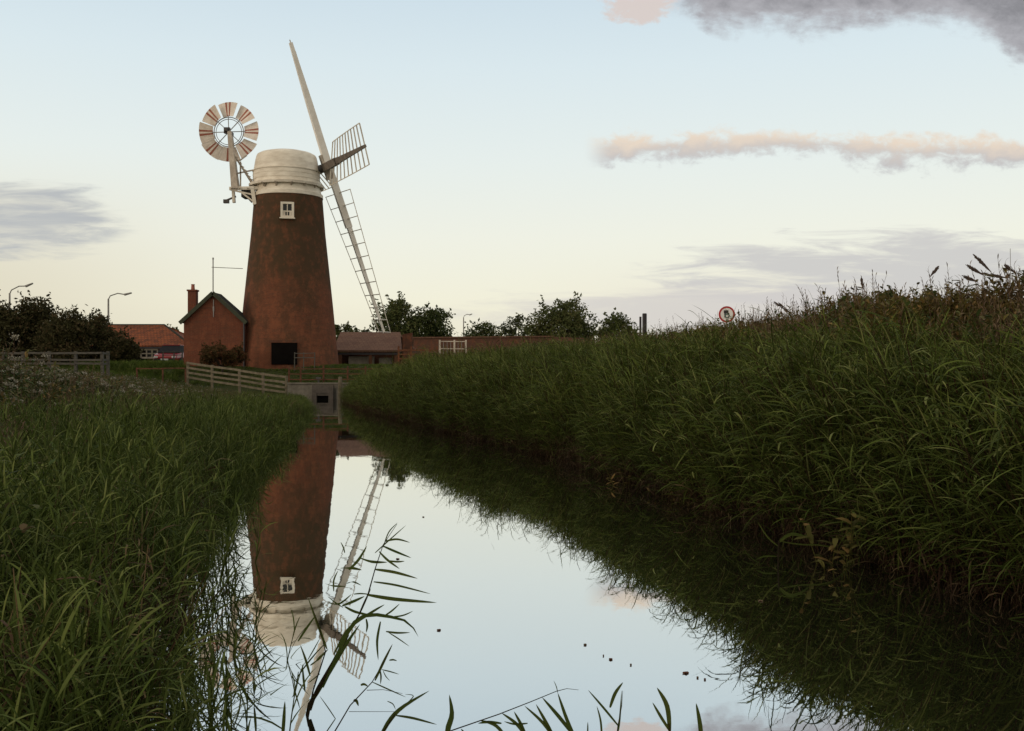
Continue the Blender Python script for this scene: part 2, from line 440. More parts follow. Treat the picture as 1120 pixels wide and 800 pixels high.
def make_ground():
    xs = np.concatenate([[-3000,-1500,-700,-350,-200,-120,-80,-60,-45], np.arange(-36, 16, .3), [18,22,28,36,50,70,100,150,250,500,1000,3000]])
    ys = np.concatenate([[-300,-100,-40,-15,-5], np.arange(-1, 22, .3), np.arange(22, 56.4, .6), [56.4,56.5,56.56,56.62,56.7,57,57.5,58,58.5,59,59.5,60,60.5,61.5], [64,68,74,82,90,110,150,220,400,900,2000,4000]])
    X, Y = np.meshgrid(xs, ys); Z = G(X, Y)
    Z = Z+np.array([[mnoise.noise((a*.8, b*.8, 3))*.06 if abs(a) < 40 and 1.5 < b < 90 and c > .08 else 0 for a, b, c in zip(ra, rb, rc)] for ra, rb, rc in zip(X, Y, Z)])
    nx, ny = len(xs), len(ys)
    vs = np.stack([X, Y, Z], -1).reshape(-1, 3)
    idx = np.arange(nx*ny).reshape(ny, nx)
    fs = np.stack([idx[:-1,:-1], idx[:-1,1:], idx[1:,1:], idx[1:,:-1]], -1).reshape(-1, 4)
    me = bpy.data.meshes.new('ground'); me.from_pydata(vs.tolist(), [], fs.tolist()); me.materials.append(MATS['ground'])
    me.polygons.foreach_set('use_smooth', [True]*len(me.polygons)); me.update()
    o = bpy.data.objects.new('ground', me); COL.objects.link(o); tag(o, kind='structure')
make_ground()
def make_water():
    ys = list(np.arange(.2, 56.5, .8))+[56.5]; vs = []; fs = []
    for y in ys: vs += [(float(Lf(y))-.3, y, 0), (float(Rf(y))+.3, y, 0)]
    for i in range(len(ys)-1): fs.append((2*i, 2*i+1, 2*i+3, 2*i+2))
    me = bpy.data.meshes.new('water'); me.from_pydata(vs, [], fs); me.materials.append(MATS['water']); me.update()
    o = bpy.data.objects.new('water', me); COL.objects.link(o); tag(o, kind='structure')
make_water()

# ------------------------------------------------------------------ the windmill
MX, MY, MZ = -14.05, 62.6, 1.93
def zpx(py, D=62.6): return CZ-(py-HZ)/F_PX*D
def make_windmill():
    root = empty('windmill', (MX, MY, MZ), 'tall tapering red brick windmill with a white cap, fantail and four sails beside the dyke', 'windmill')
    zt = zpx(217)-MZ
    prof = [(3.16,-.4),(3.14,0),(2.98,1.4),(2.76,3.72),(2.5,6.2),(2.28,8.3),(2.10,zt)]
    pr = []
    for i in range(len(prof)-1):
        for k in range(6):
            t = k/6; pr.append((prof[i][0]*(1-t)+prof[i+1][0]*t, prof[i][1]*(1-t)+prof[i+1][1]*t))
    pr.append(prof[-1])
    m = MB(); m.lathe((MX,MY,MZ), pr, 64, cap_top=True, cap_bot=True); tower = m.build('tower', 'tower_brick', root, True)
    rad = lambda z: float(np.interp(z, [p[1] for p in prof], [p[0] for p in prof]))
    def facade(px, py):           # a point on the tower face seen from the canal
        D = 60.0
        for _ in range(12):
            p = P(px, py, D); r = rad(p.z-MZ); D = MY-math.sqrt(max(.05, r*r-(p.x-MX)**2))
        return P(px, py, D)
    # doorway: recessed dark opening with lintel and jambs
    c0 = facade(311, 387); w, h = 1.5, 1.3
    ang = math.atan2(c0.x-MX, -(c0.y-MY)); Mr = Matrix.Rotation(ang, 3, 'Z')
    def fr(dx, dy, dz, base=c0): return base+Mr@Vector((dx, dy, dz))
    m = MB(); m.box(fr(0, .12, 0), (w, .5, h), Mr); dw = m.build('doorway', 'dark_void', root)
    m = MB(); m.box(fr(0, -.06, h/2+.08), (w+.25, .16, .14), Mr)
    m.build('lintel', 'shed_brick', dw)
    # window under the cap
    c1 = facade(314.3, 230); ang1 = math.atan2(c1.x-MX, -(c1.y-MY)); M1 = Matrix.Rotation(ang1, 3, 'Z')
    fr1 = lambda dx, dy, dz: c1+M1@Vector((dx, dy, dz))
    W, H = .80, .96
    m = MB()
    for dx in (-W/2+.07, W/2-.07): m.box(fr1(dx, -.05, 0), (.14, .2, H), M1)
    for dz in (-H/2+.07, H/2-.06): m.box(fr1(0, -.05, dz), (W-.28, .2, .13), M1)
    m.box(fr1(0, -.06, .02), (.05, .12, H-.26), M1)
    m.box(fr1(0, -.055, -.08), (W-.28, .12, .07), M1); 
    for sx in (-1, 1): m.box(fr1(sx*.185, -.05, -.25), (.13, .10, .26), M1)
    win = m.build('window', 'white_paint', root)
    m = MB(); m.box(fr1(0, .0, 0), (W-.2, .1, H-.2), M1); m.build('pane', 'car_glass', win)
    m = MB(); m.box(fr1(0, -.12, -H/2-.03), (W+.12, .26, .07), M1); m.build('sill', 'white_paint', win)
    # cap
    cx = P(313.5, 200, MY).x; z = lambda py: zpx(py)
    m = MB()
    prof = [(2.07,z(204)),(2.07,z(190)),(2.03,z(188.2)),(1.97,z(182)),(1.91,z(176)),(1.86,z(172.6)),(1.80,z(170.6)),(1.62,z(168.9)),(1.2,z(167.0)),(.7,z(165.9)),(.12,z(165.4))]
    m.lathe((cx,MY,0), prof, 56, .93, cap_top=True, cap_bot=True)
    cap = m.build('cap', 'white_board', root, True)
    m = MB()
    for py, ww in ((198.4,.018),(193.6,.012),(189.0,.03)): m.lathe((cx,MY,0), [(2.05,z(py)-.02),(2.07+ww,z(py)-.02),(2.07+ww,z(py)+.03),(2.05,z(py)+.03)], 56, .93)
    m.build('weatherboard_edge', 'white_board', cap)
    m = MB(); m.lathe((cx,MY,0), [(1.9,z(205.8)),(2.30,z(206.0)),(2.32,z(203.4)),(1.9,z(202.9))], 56, .95); m.build('ledge', 'white_paint', root)
    m = MB(); m.lathe((MX,MY,0), [(1.98,z(205.4)),(2.02,z(212)),(2.13,z(213.5)),(2.14,z(217.3)),(1.9,z(217.3))], 56); m.build('petticoat', 'white_board', root, True)
    for a in (-150,-118,-95,-70,-48,-25,0,30,60,90,120,150,180):
        ca, sa = math.cos(R(a)), math.sin(R(a))
        m = MB(); m.beam((cx+2.0*ca, MY+1.95*sa, z(209)), (cx+2.28*ca, MY+2.2*sa, z(204.8)), .10, .12); m.build('bracket', 'weathered_white', root)
    # tail frame carrying the fantail
    TL = MY-1.2
    def q(px, py, D=TL): return P(px, py, D)
    m = MB()
    for D in (TL, TL+2.0):
        m.beam(q(251,206.5,D), q(292,205.5,D), .16, .2)
        m.beam(q(262,209,D), q(279,222,D), .1, .1); m.beam(q(253,208,D), q(276,213,D), .09, .09)
        m.beam(q(276,204,D), q(279,224,D), .22, .22)
    for px in (253, 262, 271): m.beam(q(px,205.5,TL-.3), q(px,205.5,TL+2.4), .1, .06)
    m.build('fan_stage', 'white_paint', root)
    m = MB(); m.box(q(272,213,TL+.8), (.7,.9,.45)); m.beam(q(245,220.5,TL+.6), q(258,215,TL+.6), .10); m.box(q(247.5,220.5,TL+.6), (.32,.25,.22)); m.beam(q(266,210,TL+.4), q(276,221,TL+.4), .16)
    m.build('winding_gear', 'iron', root)
    m = MB(); m.beam(q(255,207,TL+.5), q(256,222,TL+.5), .16, .2); m.build('stage_post', 'white_paint', root)
    FH = q(250.2,144.5,TL+.8)
    m = MB()
    m.beam(q(257,207,TL-.02), q(251,144,TL+.3), .40, .26, up=(0,1,0), w2=.22); m.beam(q(259,207,TL+1.9), q(252,144,TL+1.4), .34, .26, up=(0,1,0), w2=.2)
    m.build('fan_post', 'weathered_white', root)
    for D in (TL+.4, TL+1.7):
        m = MB(); m.beam(q(255,168,D), q(275,200,D), .10); m.beam(q(262,176,D), q(270,170,D), .07); m.beam(q(259,190,D), q(278,186,D), .08)
        m.beam(q(263,177,D), q(263,205,D), .08); m.build('fan_brace', 'weathered_white', root)
    m = MB()
    for t in np.linspace(0, 1, 9):
        a = q(257,171,TL+.3).lerp(q(276,199,TL+.3), t); m.beam(a-Vector((.16,0,-.1)), a+Vector((.16,0,-.1)), .05)
    m.beam(q(257,171,TL+.36), q(276,199,TL+.36), .06); m.build('ladder', 'weathered_white', root)
    m = MB(); m.beam(FH+Vector((0,-.75,0)), FH+Vector((0,.75,0)), .2); m.box(FH+Vector((0,-.35,0)), (.36,.25,.36)); m.build('fan_hub', 'iron', root)
    r0, r1 = .98, 1.86
    m = MB()
    N = 48
    for rr, y in ((.92,0),(.80,.02)):
        m.tube([FH+Vector((rr*math.cos(2*math.pi*k/N), y, rr*math.sin(2*math.pi*k/N))) for k in range(N+1)], .022 if rr < .9 else .03, 6, False)
    m.build('fan_ring', 'grey_metal', root)
    m = MB()
    for k in range(8):
        a = R(92-45*k); d = Vector((math.cos(a), 0, math.sin(a))); m.beam(FH, FH+d*1.05, .045)
    m.build('fan_spoke', 'grey_metal', root)
    for k in range(8):
        a0 = 92-45*k; mid = R(a0); m = MB()
        W = 20.6; cuts = [-W, -8.0, -3.9, .6, 4.8, W] if k % 2 else [-W, -6.5, -2.4, 1.6, 5.8, W]
        t = Vector((-math.sin(mid), 0, math.cos(mid)))
        for j in range(5):
            b0, b1 = R(a0+cuts[j]), R(a0+cuts[j+1]); m.cur = 1 if j in (1, 3) else 0
            pts = []
            nn = 3
            for rr, seq in ((r0, range(nn+1)), (r1, range(nn, -1, -1))):
                for s_ in seq:
                    b = b0+(b1-b0)*s_/nn; rel = (math.degrees(b)-a0)/W
                    pts.append(FH+Vector((math.cos(b)*rr, rel*.16, math.sin(b)*rr)))
            m.poly(pts, .025)
        m.build('fan_blade', ['fan_cream', 'red_paint'], root)
    # sails
    D0 = 62.9; hub = P(357,183,D0)
    A = P(418,365,D0+2.2556)-hub; B = P(402,159,D0-10.319)-hub
    L = A.length; a = A.normalized(); b = B.normalized(); n = a.cross(b).normalized()
    if n.x < 0: n = -n
    capc = Vector((cx, MY, hub.z-.35))
    m = MB(); m.tube([hub+n*.45, hub-n*1.9], [.24,.27], 12); m.build('windshaft', 'iron', root, True)
    m = MB(); 
    for d in (a, b): m.beam(hub-d*.8, hub+d*.8, .46, .44, up=n)
    m.build('poll_end', 'weathered_white', root, bevel=.02)
    def sail(d, L, mstock, w0, wl, bars=14, lattice=True, kneeL=None, wr=None, tl=None, r_in=1.5, short=0):
        tdir = n.cross(d).normalized()
        off = n*(.14 if abs(d.dot(a)) > .9 else -.14)
        h0 = hub+off
        m = MB()
        if lattice:
            m.beam(h0, h0+d*(L*.36), .46, .40, up=n, w2=.42); m.beam(h0+d*(L*.36+.002)+n*.02, h0+d*L, .36, .28, up=n, w2=.15, h2=.14)
        else:
            m.beam(h0, h0+d*(L*.5), .50, .42, up=n, w2=.43, h2=.36); m.beam(h0+d*(L*.5), h0+d*L, .43, .36, up=n, w2=.22, h2=.2)
        st = m.build('sail', mstock, root)
        if not lattice:
            m = MB(); m.beam(h0+d*(L-.02), h0+d*(L+.18), .07, .05, up=n); m.beam(h0+d*.4+n*.2, h0+d*(L*.93)+n*.12, .05, .05, up=n)
            m.build('stock_tip', 'weathered_white', st); return
        mb = MB(); ml = MB(); eL = []; eR = []
        for k in range(bars):
            s_ = k/(bars-1); r = r_in+(L-.05-r_in)*s_; tw = R(23-18*s_)
            rd = (tdir*math.cos(tw)-n*math.sin(tw)).normalized()
            wl_ = wl*(1-.10*s_); wr_ = (wr or wl)*(1-.25*s_)
            p = h0+d*r; l_ = p-rd*wl_; r_ = p+rd*wr_; eL.append(l_); eR.append(r_)
            mb.beam(l_, r_, .065, .05, up=d)
        mb.build('sail_bar', 'white_paint', st)
        for E2 in (eL, eR):
            ml = MB()
            for k in range(bars-1): ml.beam(E2[k], E2[k+1], .05, .035, up=n)
            ml.build('hemlath', 'white_paint', st)
    sail(a, L, 'stock_paint', .4, 1.42, 12, wr=1.36, r_in=1.75)
    sail(b, L, 'shaded_stock', .4, 1.34, 11, wr=1.30, r_in=2.2)
    sail(-b, L, 'weathered_white', .4, 1.34, 11, wr=1.30, r_in=1.9)
    up_end = P(315.5,47.5,D0-1.7)-hub
    sail(up_end.normalized(), up_end.length, 'stock_paint', .4, 0, lattice=False)
make_windmill()

# ------------------------------------------------------------------ buildings
def quad_roof(m, pts, th=.1):
    m.poly(pts, th, (0,0,-1))
def pump_house():
    D = 60.1
    x0, x1 = P(201,0,D).x, P(266.5,0,D).x; zb = 1.6; ze = CZ-(351-HZ)/F_PX*D; za = CZ-(322.5-HZ)/F_PX*D; xc = P(233.5,0,D).x
    root = empty('pump_house', ((x0+x1)/2, D, zb), 'small red brick gabled pump house with a chimney against the windmill', 'building')
    Y1 = D+1.5
    m = MB(); pts = [(x0,D,zb),(x1,D,zb),(x1,D,ze),(xc,D,za),(x0,D,ze)]; m.poly(pts, Y1-D); m.build('wall', 'house_brick', root)
    m = MB()
    for s_, xe in ((-1, x0-.16), (1, x1+.16)):
        sl = (za-ze)/(xc-x0); zz = ze-.16*sl
        m.poly([(xe,D-.12,zz),(xc,D-.12,za+.02),(xc,D-.12,za+.15),(xe,D-.12,zz+.13)], Y1-D+.24)
    rf = m.build('roof', 'slate', root)
    m = MB()
    for xe in (x0-.20, x1+.20):
        sl = (za-ze)/(xc-x0); zz = ze-.2*sl
        m.beam((xe,D-.17,zz+.02), (xc,D-.17,za+.10), .08, .22, up=(0,0,1))
    m.build('bargeboard', 'green_board', root)
    m = MB(); ch = P(211,345,D+.95); cz0 = ch.z-.6
    t = CZ-(319-HZ)/F_PX*(D+.95); m.box((ch.x,D+.95,(cz0+t)/2), (.50,.45,t-cz0)); m.box((ch.x,D+.95,t+.05), (.6,.55,.1)); m.build('chimney', 'house_brick', rf)
    m = MB(); 
    m.lathe((ch.x,D+.95,t+.1), [(.12,0),(.10,.3),(.12,.34)], 12); m.build('chimney_pot', 'red_paint', rf)
    m = MB(); dp = P(267,0,D-.05).x; m.tube([(dp,D-.08,ze-.1),(dp,D-.08,zb+.1)], .06, 8); m.build('downpipe', 'black_paint', root)
    # thin metal bracket on the gable under its point
    m = MB(); m.beam(P(233.5,328,D-.03), P(233.5,347,D-.03), .045, .03); m.box(P(233.5,338,D-.03), (.09,.05,.3)); m.build('gable_bracket', 'grey_metal', root)
    m = MB(); p0 = P(233,322,D+.8); p1 = P(233,284,D+.8); m.tube([p0,p1], .035, 6); q0 = P(231.5,292.5,D+.8); q1 = P(265.5,294,D+.8); m.tube([q0,q1], .022, 6)
    m.tube([P(233,284,D+.8), P(233,282,D+.8)], .05, 6)
    m.build('aerial', 'grey_metal', root)
pump_house()

def red_barn():
    D = 76.0
    root = empty('barn', (P(160,0,D).x, D, 1.9), 'low barn with an orange red tiled hipped roof left of the pump house', 'building')
    X = lambda px, d=D: P(px,0,d).x
    Z = lambda py, d=D: CZ-(py-HZ)/F_PX*d
    xl, xr = X(100), X(206); ze = Z(379.5); zr = Z(357, D+3.2); zb = 1.9
    m = MB(); m.box(((xl+xr)/2, D+3.3, (zb+ze)/2), (xr-xl, 6.2, ze-zb)); m.build('wall', 'red_paint', root)
    m = MB()
    A = [Vector((xl-.2,D-.1,ze-.02)), Vector((xr+.3,D-.1,ze-.02)), Vector((X(180,D+3.3),D+3.3,zr)), Vector((xl-.2,D+3.3,zr))]
    Bk = [Vector((xr+.3,D+6.7,ze-.02)), Vector((xl-.2,D+6.7,ze-.02)), A[3], A[2]]
    m.add(A, [(0,1,2,3)]); m.add(Bk, [(0,1,2,3)]); m.add([A[1], Bk[0], A[2]], [(0,1,2)])
    rf = m.build('roof', 'red_tile', root); s_ = rf.modifiers.new('solid', 'SOLIDIFY'); s_.thickness = .12
    m = MB(); m.tube([A[3]+Vector((0,0,.05)), A[2]+Vector((0,0,.05))], .13, 8); m.tube([A[2]+Vector((0,0,.05)), A[1]+Vector((0,0,.06))], .12, 8); m.build('ridge_tile', 'slate', rf)
    m = MB(); m.box((X(150), D-.18, ze-.08), (7.2, .12, .14)); m.build('gutter', 'black_paint', root)
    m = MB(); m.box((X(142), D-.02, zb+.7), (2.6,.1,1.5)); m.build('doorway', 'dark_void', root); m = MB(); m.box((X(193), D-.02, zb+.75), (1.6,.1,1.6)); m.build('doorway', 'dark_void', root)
    m = MB(); wx0, wx1 = X(155), X(173); z0, z1 = Z(391.5), Z(382.5)
    for zz in (z0, z1): m.box(((wx0+wx1)/2, D-.1, zz), (wx1-wx0, .12, .13))
    m.box(((wx0+wx1)/2, D-.1, (z0+z1)/2), (wx1-wx0-.1, .1, .09))
    for k in range(4): m.box((wx0+(wx1-wx0)*k/3, D-.105, (z0+z1)/2), (.09, .12, z1-z0))
    w = m.build('window', 'concrete', root)
    m = MB(); m.box(((wx0+wx1)/2, D-.03, (z0+z1)/2), (wx1-wx0-.05,.06,z1-z0-.05)); m.build('pane', 'car_glass', w)
red_barn()

def shed():
    D = 66.0
    X = lambda px, d=D: P(px,0,d).x
    Z = lambda py, d=D: CZ-(py-HZ)/F_PX*d
    x0, x1 = X(364), X(451); zb = 1.8; ze = Z(385.5); zr = Z(365.5, D+3)
    root = empty('open_shed', ((x0+x1)/2, D, zb), 'long low open-fronted shed with a pale tiled roof right of the windmill', 'shed')
    m = MB(); m.box(((x0+x1)/2, D+5.9, (zb+ze)/2), (x1-x0, .2, ze-zb)); m.box((X(447), D+3, (zb+ze)/2+.1), (.5, 5.6, ze-zb+.2)); m.box((x0+.1, D+3, (zb+ze)/2), (.2, 5.6, ze-zb)); m.build('wall', 'shed_brick', root)
    m = MB()
    A = [Vector((x0,D-.1,ze)), Vector((X(440),D-.1,ze)), Vector((X(438,D+3),D+3,zr)), Vector((x0,D+3,zr))]
    Bk = [Vector((x1,D+6.1,ze)), Vector((x0,D+6.1,ze)), A[3], A[2]]
    m.add(A, [(0,1,2,3)]); m.add(Bk, [(0,1,2,3)])
    rf = m.build('roof', 'grey_tile', root); s_ = rf.modifiers.new('solid', 'SOLIDIFY'); s_.thickness = .14
    m = MB(); gx = X(447); m.poly([(X(440)+.02,D-.05,zb),(X(451),D-.05,zb),(X(451),D-.05,Z(364)),(X(440)+.02,D-.05,Z(366))], .3); m.build('end_pier', 'shed_brick', root)
    m = MB(); 
    for px in (372, 405, 433): m = MB(); m.beam((X(px),D+.1,zb), (X(px),D+.1,ze-.02), .2, .2); m.build('post', 'brown_timber', root)
    m = MB(); m.box((X(394), D+.6, zb+.42), (X(408)-X(380), .3, .75)); m.build('low_partition', 'concrete', root); m = MB(); m.box((X(420), D+.8, zb+.38), (X(427)-X(413), .3, .65)); m.build('low_partition', 'concrete', root)
    m = MB(); m.box(((x0+X(440))/2, D+.03, ze-.1), (X(440)-x0-.1, .12, .14)); m.build('beam', 'black_paint', root)
shed()
def far_wall():
    D = 73.0
    X = lambda px: P(px,0,D).x
    Z = lambda py: CZ-(py-HZ)/F_PX*D
    m = MB(); zb = 1.8
    root = empty('brick_wall', (X(528), D, zb), 'long reddish brick wall running right of the shed behind the reeds', 'wall')
    m.poly([(X(452),D,zb),(X(640),D,zb),(X(640),D,Z(370)),(X(606),D,Z(368.5)),(X(452),D,Z(370))], .35)
    m.build('brickwork', 'wall_brick', root)
    m = MB(); 
    m.beam((X(451.5),D+.17,Z(369.6)), (X(606),D+.17,Z(368.1)), .5, .1); m.build('coping', 'grey_tile', root)
far_wall()

def culvert():
    D = 56.5; X = lambda px: P(px,0,D).x
    root = empty('culvert', (X(352), D, -.5), 'pale concrete culvert headwall with a dark opening at the end of the canal', 'culvert')
    zt = CZ-(420-HZ)/F_PX*D
    xa, xb = X(318)-.3, X(386)+.3; oa, ob = X(343), X(368)
    m = MB(); m.poly([(xa,D,-.6),(oa,D,-.6),(oa,D,zt),(xa,D,zt)], .3); m.poly([(ob,D,-.6),(xb,D,-.6),(xb,D,zt),(ob,D,zt)], .3)
    m.poly([(oa,D+.002,.62),(ob,D+.002,.62),(ob,D+.002,zt),(oa,D+.002,zt)], .29)
    hw = m.build('headwall', 'concrete', root)
    m = MB(); m.poly([(oa+.005,D+.003,-.6),(ob-.005,D+.003,-.6),(ob-.005,D+.003,.615),(oa+.005,D+.003,.615)], .28); m.build('sluice_board', 'grey_timber', root)
    m = MB(); ga, gb = X(342), X(365)
    m.box(((ga+gb)/2, D-.13, .56), (gb-ga,.22,.46)); m.box((ga+.13, D-.13, .02), (.26,.22,.62)); m.box((gb-.13, D-.13, .02), (.26,.22,.62)); m.box(((ga+gb)/2, D-.12, .27), (gb-ga-.53,.18,.13)); m.build('sluice_frame', 'sluice_grey', root)
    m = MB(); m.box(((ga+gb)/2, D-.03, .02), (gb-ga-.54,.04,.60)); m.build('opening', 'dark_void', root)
    m = MB(); m.box(((xa+xb)/2-.2, D+.2, zt+.03), (xb-xa-.1,.55,.07)); m.build('coping', 'concrete', root)
    m = MB(); m.beam((X(348),D+.1,.6),(X(348),D+.1,1.22),.08); m.box((X(348),D+.1,1.2),(.26,.16,.12)); m.build('lifting_gear', 'iron', root)
culvert()
m = MB(); b_ = P(371.5, 0, 54.5); m.tube([(b_.x,54.5,-.6),(b_.x+.02,54.5,.7),(b_.x+.03,54.5,1.28)], [.12,.115,.10], 10)
tag(m.build('mooring_post', 'pale_timber'), 'single pale brown timber post standing in the water before the culvert', 'post')

def fence(name, label, pts, rails, ph, pw, mat, rw=.035, rh=.09, cat='fence', group=None, front=-1):
    """pts: ground points of the posts; rails: heights above the ground line"""
    root = empty(name, pts[0], label, cat, group)
    for p in pts:
        m = MB(); p = Vector(p); jx = random.uniform(-.02,.02); m.beam(p-Vector((0,0,.4)), p+Vector((jx,0,ph*random.uniform(.97,1.03))), pw, pw); m.build('post', mat, root)
    for h in rails:
        for p, q in zip(pts[:-1], pts[1:]):
            m = MB(); p = Vector(p); q = Vector(q); o = Vector((0, front*(pw/2+rw/2+.002), 0))
            m.beam(p+o+Vector((0,0,h+random.uniform(-.015,.015))), q+o+Vector((0,0,h+random.uniform(-.015,.015))), rw, rh); m.build('rail', mat, root)
    return root
D = 45; fence('post_and_rail_fence', 'weathered grey two-rail fence in front of the dark hedge at the left', [P(x,401.5,D) for x in (-25,4,25,54,83,112)]+[P(118,401.5,D+1)], (.15,.32,.62), .70, .12, 'grey_timber')
pb = []
for x, y, D in ((205,416,54),(232,420.5,53.2),(262,425,52.4),(288,429.5,51.7),(313,433,51)): pb.append(P(x,y,D))
fence('timber_fence', 'pale timber four-rail fence sloping down the left bank towards the culvert', pb, (.16,.42,.68,.95), 1.02, .12, 'pale_timber', rh=.11)
fence('brown_fence', 'thin reddish brown post-and-rail fence above the culvert', [P(x,421,57.3) for x in (316,329,354,380,400,418)], (.3,.62,.92), 1.08, .09, 'brown_timber', rw=.03, rh=.06)
fence('low_rail', 'low single brown rail on posts left of the pale timber fence', [P(x,410,53) for x in (150,178,203)], (.33,), .36, .07, 'brown_timber', rh=.06)
fence('orange_fence', 'orange-brown timber fence right of the open shed', [P(x,396,60) for x in (436,450,465,478)], (.2,.45,.7), .95, .1, 'orange_timber', rh=.08)
fence('metal_railing', 'short pale railing beside the windmill doorway', [P(x,398,58.9) for x in (322,332,344)], (.36,.62), .66, .05, 'grey_timber', rw=.03, rh=.05)
fence('grey_rail', 'thin grey rail crossing in front of the red car', [P(x,399,64) for x in (178,190,199)], (.62,.80), .85, .07, 'grey_timber', rh=.05)
def white_gate():
    D = 59.0; q = lambda px, py: P(px, py, D)
    root = empty('white_gate', q(495,393), 'white painted metal gate with two panels beside the brick wall', 'gate')
    for px in (481, 497, 509.5): m = MB(); m.beam(q(px,398), q(px,372), .10, .10); m.build('gate_post', 'weathered_white', root)
    for py in (373.5, 381.5, 390): m = MB(); m.beam(q(481.8,py), q(508.8,py+.3), .06, .05); m.build('gate_rail', 'weathered_white', root)
    m = MB()
    for px in (485,489,493,501,505): m.beam(q(px,374), q(px,390), .025, .025)
    m.build('gate_bar', 'grey_metal', root)
white_gate()

def street_lamp(base, top, tip, label, first=None):
    root = empty('street_lamp', base, label, 'street lamp', 'street lamps on tall poles along the far road')
    m = MB(); m.tube([base, base+(top-base)*.3, top], [.13,.10,.075], 10); m.build('pole', 'grey_metal', root)
    d = tip-top
    m = MB(); m.tube([top-Vector((0,0,.05)), top+d*.08+Vector((0,0,.22)), top+d*.4+Vector((0,0,.27)), top+d*.72], .05, 8); m.build('arm', 'grey_metal', root)
    m = MB(); e = top+d*.68; f_ = tip; m.beam(e, f_, .26, .18, w2=.20, h2=.12); m.build('lamp_head', 'grey_metal', root, bevel=.04)
for (bx, ty, tx, tyy, D, lb) in ((10.5,321,36,310,88,'tall grey street lamp rising behind the hedge at the far left'),
                                 (118.5,327,144,320.5,88,'tall grey street lamp above the red barn roof'),
                                 (507,347.5,516.5,343.5,150,'distant street lamp between the trees right of the windmill')):
    tp = P(bx, ty, D); street_lamp(Vector((tp.x, D, 1.9)), tp, P(tx, tyy, D), lb)

def road_sign():
    D = 38.0; c = P(795,344,D); r = .31
    root = empty('road_sign', (c.x, D, 1.6), 'round white road sign with a red rim above the right bank', 'road sign')
    def disc(m, r0, r1, y0, y1, n=36, cc=c):
        vs = []; fs = []
        for k in range(n):
            a = 2*math.pi*k/n
            for rr, y in ((r0,y0),(r1,y0),(r0,y1),(r1,y1)): vs.append(Vector((cc.x+rr*math.cos(a), D+y, cc.z+rr*math.sin(a))))
        for k in range(n):
            i, j = 4*k, 4*((k+1) % n)
            fs += [(i,j,j+1,i+1),(i+2,i+3,j+3,j+2),(i+1,j+1,j+3,i+3),(i,i+2,j+2,j)]
        m.add(vs, fs)
    m = MB(); disc(m, .001, r-.002, 0, .03); m.build('sign_plate', 'sign_white', root)
    m = MB(); disc(m, r-.065, r, -.006, .032); m.build('sign_rim', 'sign_red', root)
    m = MB(); m.box((c.x-.03, D-.006, c.z+.10), (.17,.01,.11)); m.box((c.x-.07, D-.006, c.z-.03), (.05,.01,.18)); m.box((c.x+.06,D-.006,c.z+.02),(.06,.01,.07)); m.build('sign_symbol', 'black_paint', root)
    m = MB(); disc(m, .05, .095, -.012, -.004, 20, Vector((c.x+.01, D, c.z-.06))); m.build('sign_ring', 'sign_green', root)
    m = MB(); m.tube([(c.x,D+.07,1.2),(c.x,D+.07,c.z+.25)], .038, 10); m.build('pole', 'grey_metal', root)
road_sign()
m = MB(); p = P(705,343,44); m.tube([(p.x,44,1.5),(p.x,44,p.z-.02),(p.x,44,p.z)], [.10,.10,.085], 12)
m.tube([(p.x-.17,44.1,1.5),(p.x-.17,44.1,p.z-.14)], [.05,.05], 10)
tag(m.build('post', 'black_paint'), 'dark upright post standing above the right bank beside the trees', 'post')

def car():
    D = 67.0; cx = P(180,0,D).x; z0 = 1.93
    root = empty('parked_car', (cx, D, z0), 'red parked car seen end-on in front of the barn', 'car')
    sec = [(0.0,.72,.35,.62),(.12,.80,.30,.80),(.9,.84,.28,.92),(1.5,.84,.28,.95),(3.3,.84,.28,.95),(3.9,.80,.30,.85),(4.1,.72,.36,.6)]
    m = MB(); vs = []; fs = []
    for y, hw, zb, zt in sec:
        vs += [(cx-hw*.92,D+y,z0+zb),(cx+hw*.92,D+y,z0+zb),(cx+hw,D+y,z0+(zb+zt)/2),(cx+hw*.93,D+y,z0+zt),(cx-hw*.93,D+y,z0+zt),(cx-hw,D+y,z0+(zb+zt)/2)]
    for i in range(len(sec)-1):
        for k in range(6): fs.append((i*6+k, i*6+(k+1)%6, (i+1)*6+(k+1)%6, (i+1)*6+k))
    fs += [tuple(range(6))[::-1], tuple(range((len(sec)-1)*6, len(sec)*6))]
    m.add(vs, fs); m.build('body', 'car_red', root, bevel=.04)
    m = MB(); vs = []
    for y, hw, z in ((.7,.76,.93),(1.35,.60,1.42),(2.9,.60,1.44),(3.5,.76,.94)): vs += [(cx-hw,D+y,z0+z),(cx+hw,D+y,z0+z)]
    vs2 = [(x,y,z) for x,y,z in vs]
    m.add(vs2, [(0,1,3,2),(2,3,5,4),(4,5,7,6),(0,2,4,6),(1,7,5,3)]); m.build('cabin', 'dull_glass', root)
    m = MB(); m.box((cx, D+2.12, z0+1.455), (1.16,1.6,.04)); m.build('roof', 'car_red', root, bevel=.015)
    for sx in (-1,1):
        m = MB(); m.box((cx+sx*.60, D+.03, z0+.62), (.26,.1,.13)); m.build('headlight', 'sign_white', root, bevel=.02)
        for y in (.85,3.3):
            m = MB(); m.tube([(cx+sx*.70,D+y,z0+.31),(cx+sx*.86,D+y,z0+.31)], .31, 20); m.build('wheel', 'rubber', root)
    m = MB(); m.box((cx, D-.01, z0+.45), (1.4,.08,.14)); m.build('bumper', 'rubber', root, bevel=.02)
    m = MB(); m.box((cx, D-.06, z0+.46), (.52,.02,.11)); m.build('number_plate', 'sign_white', root)
car()

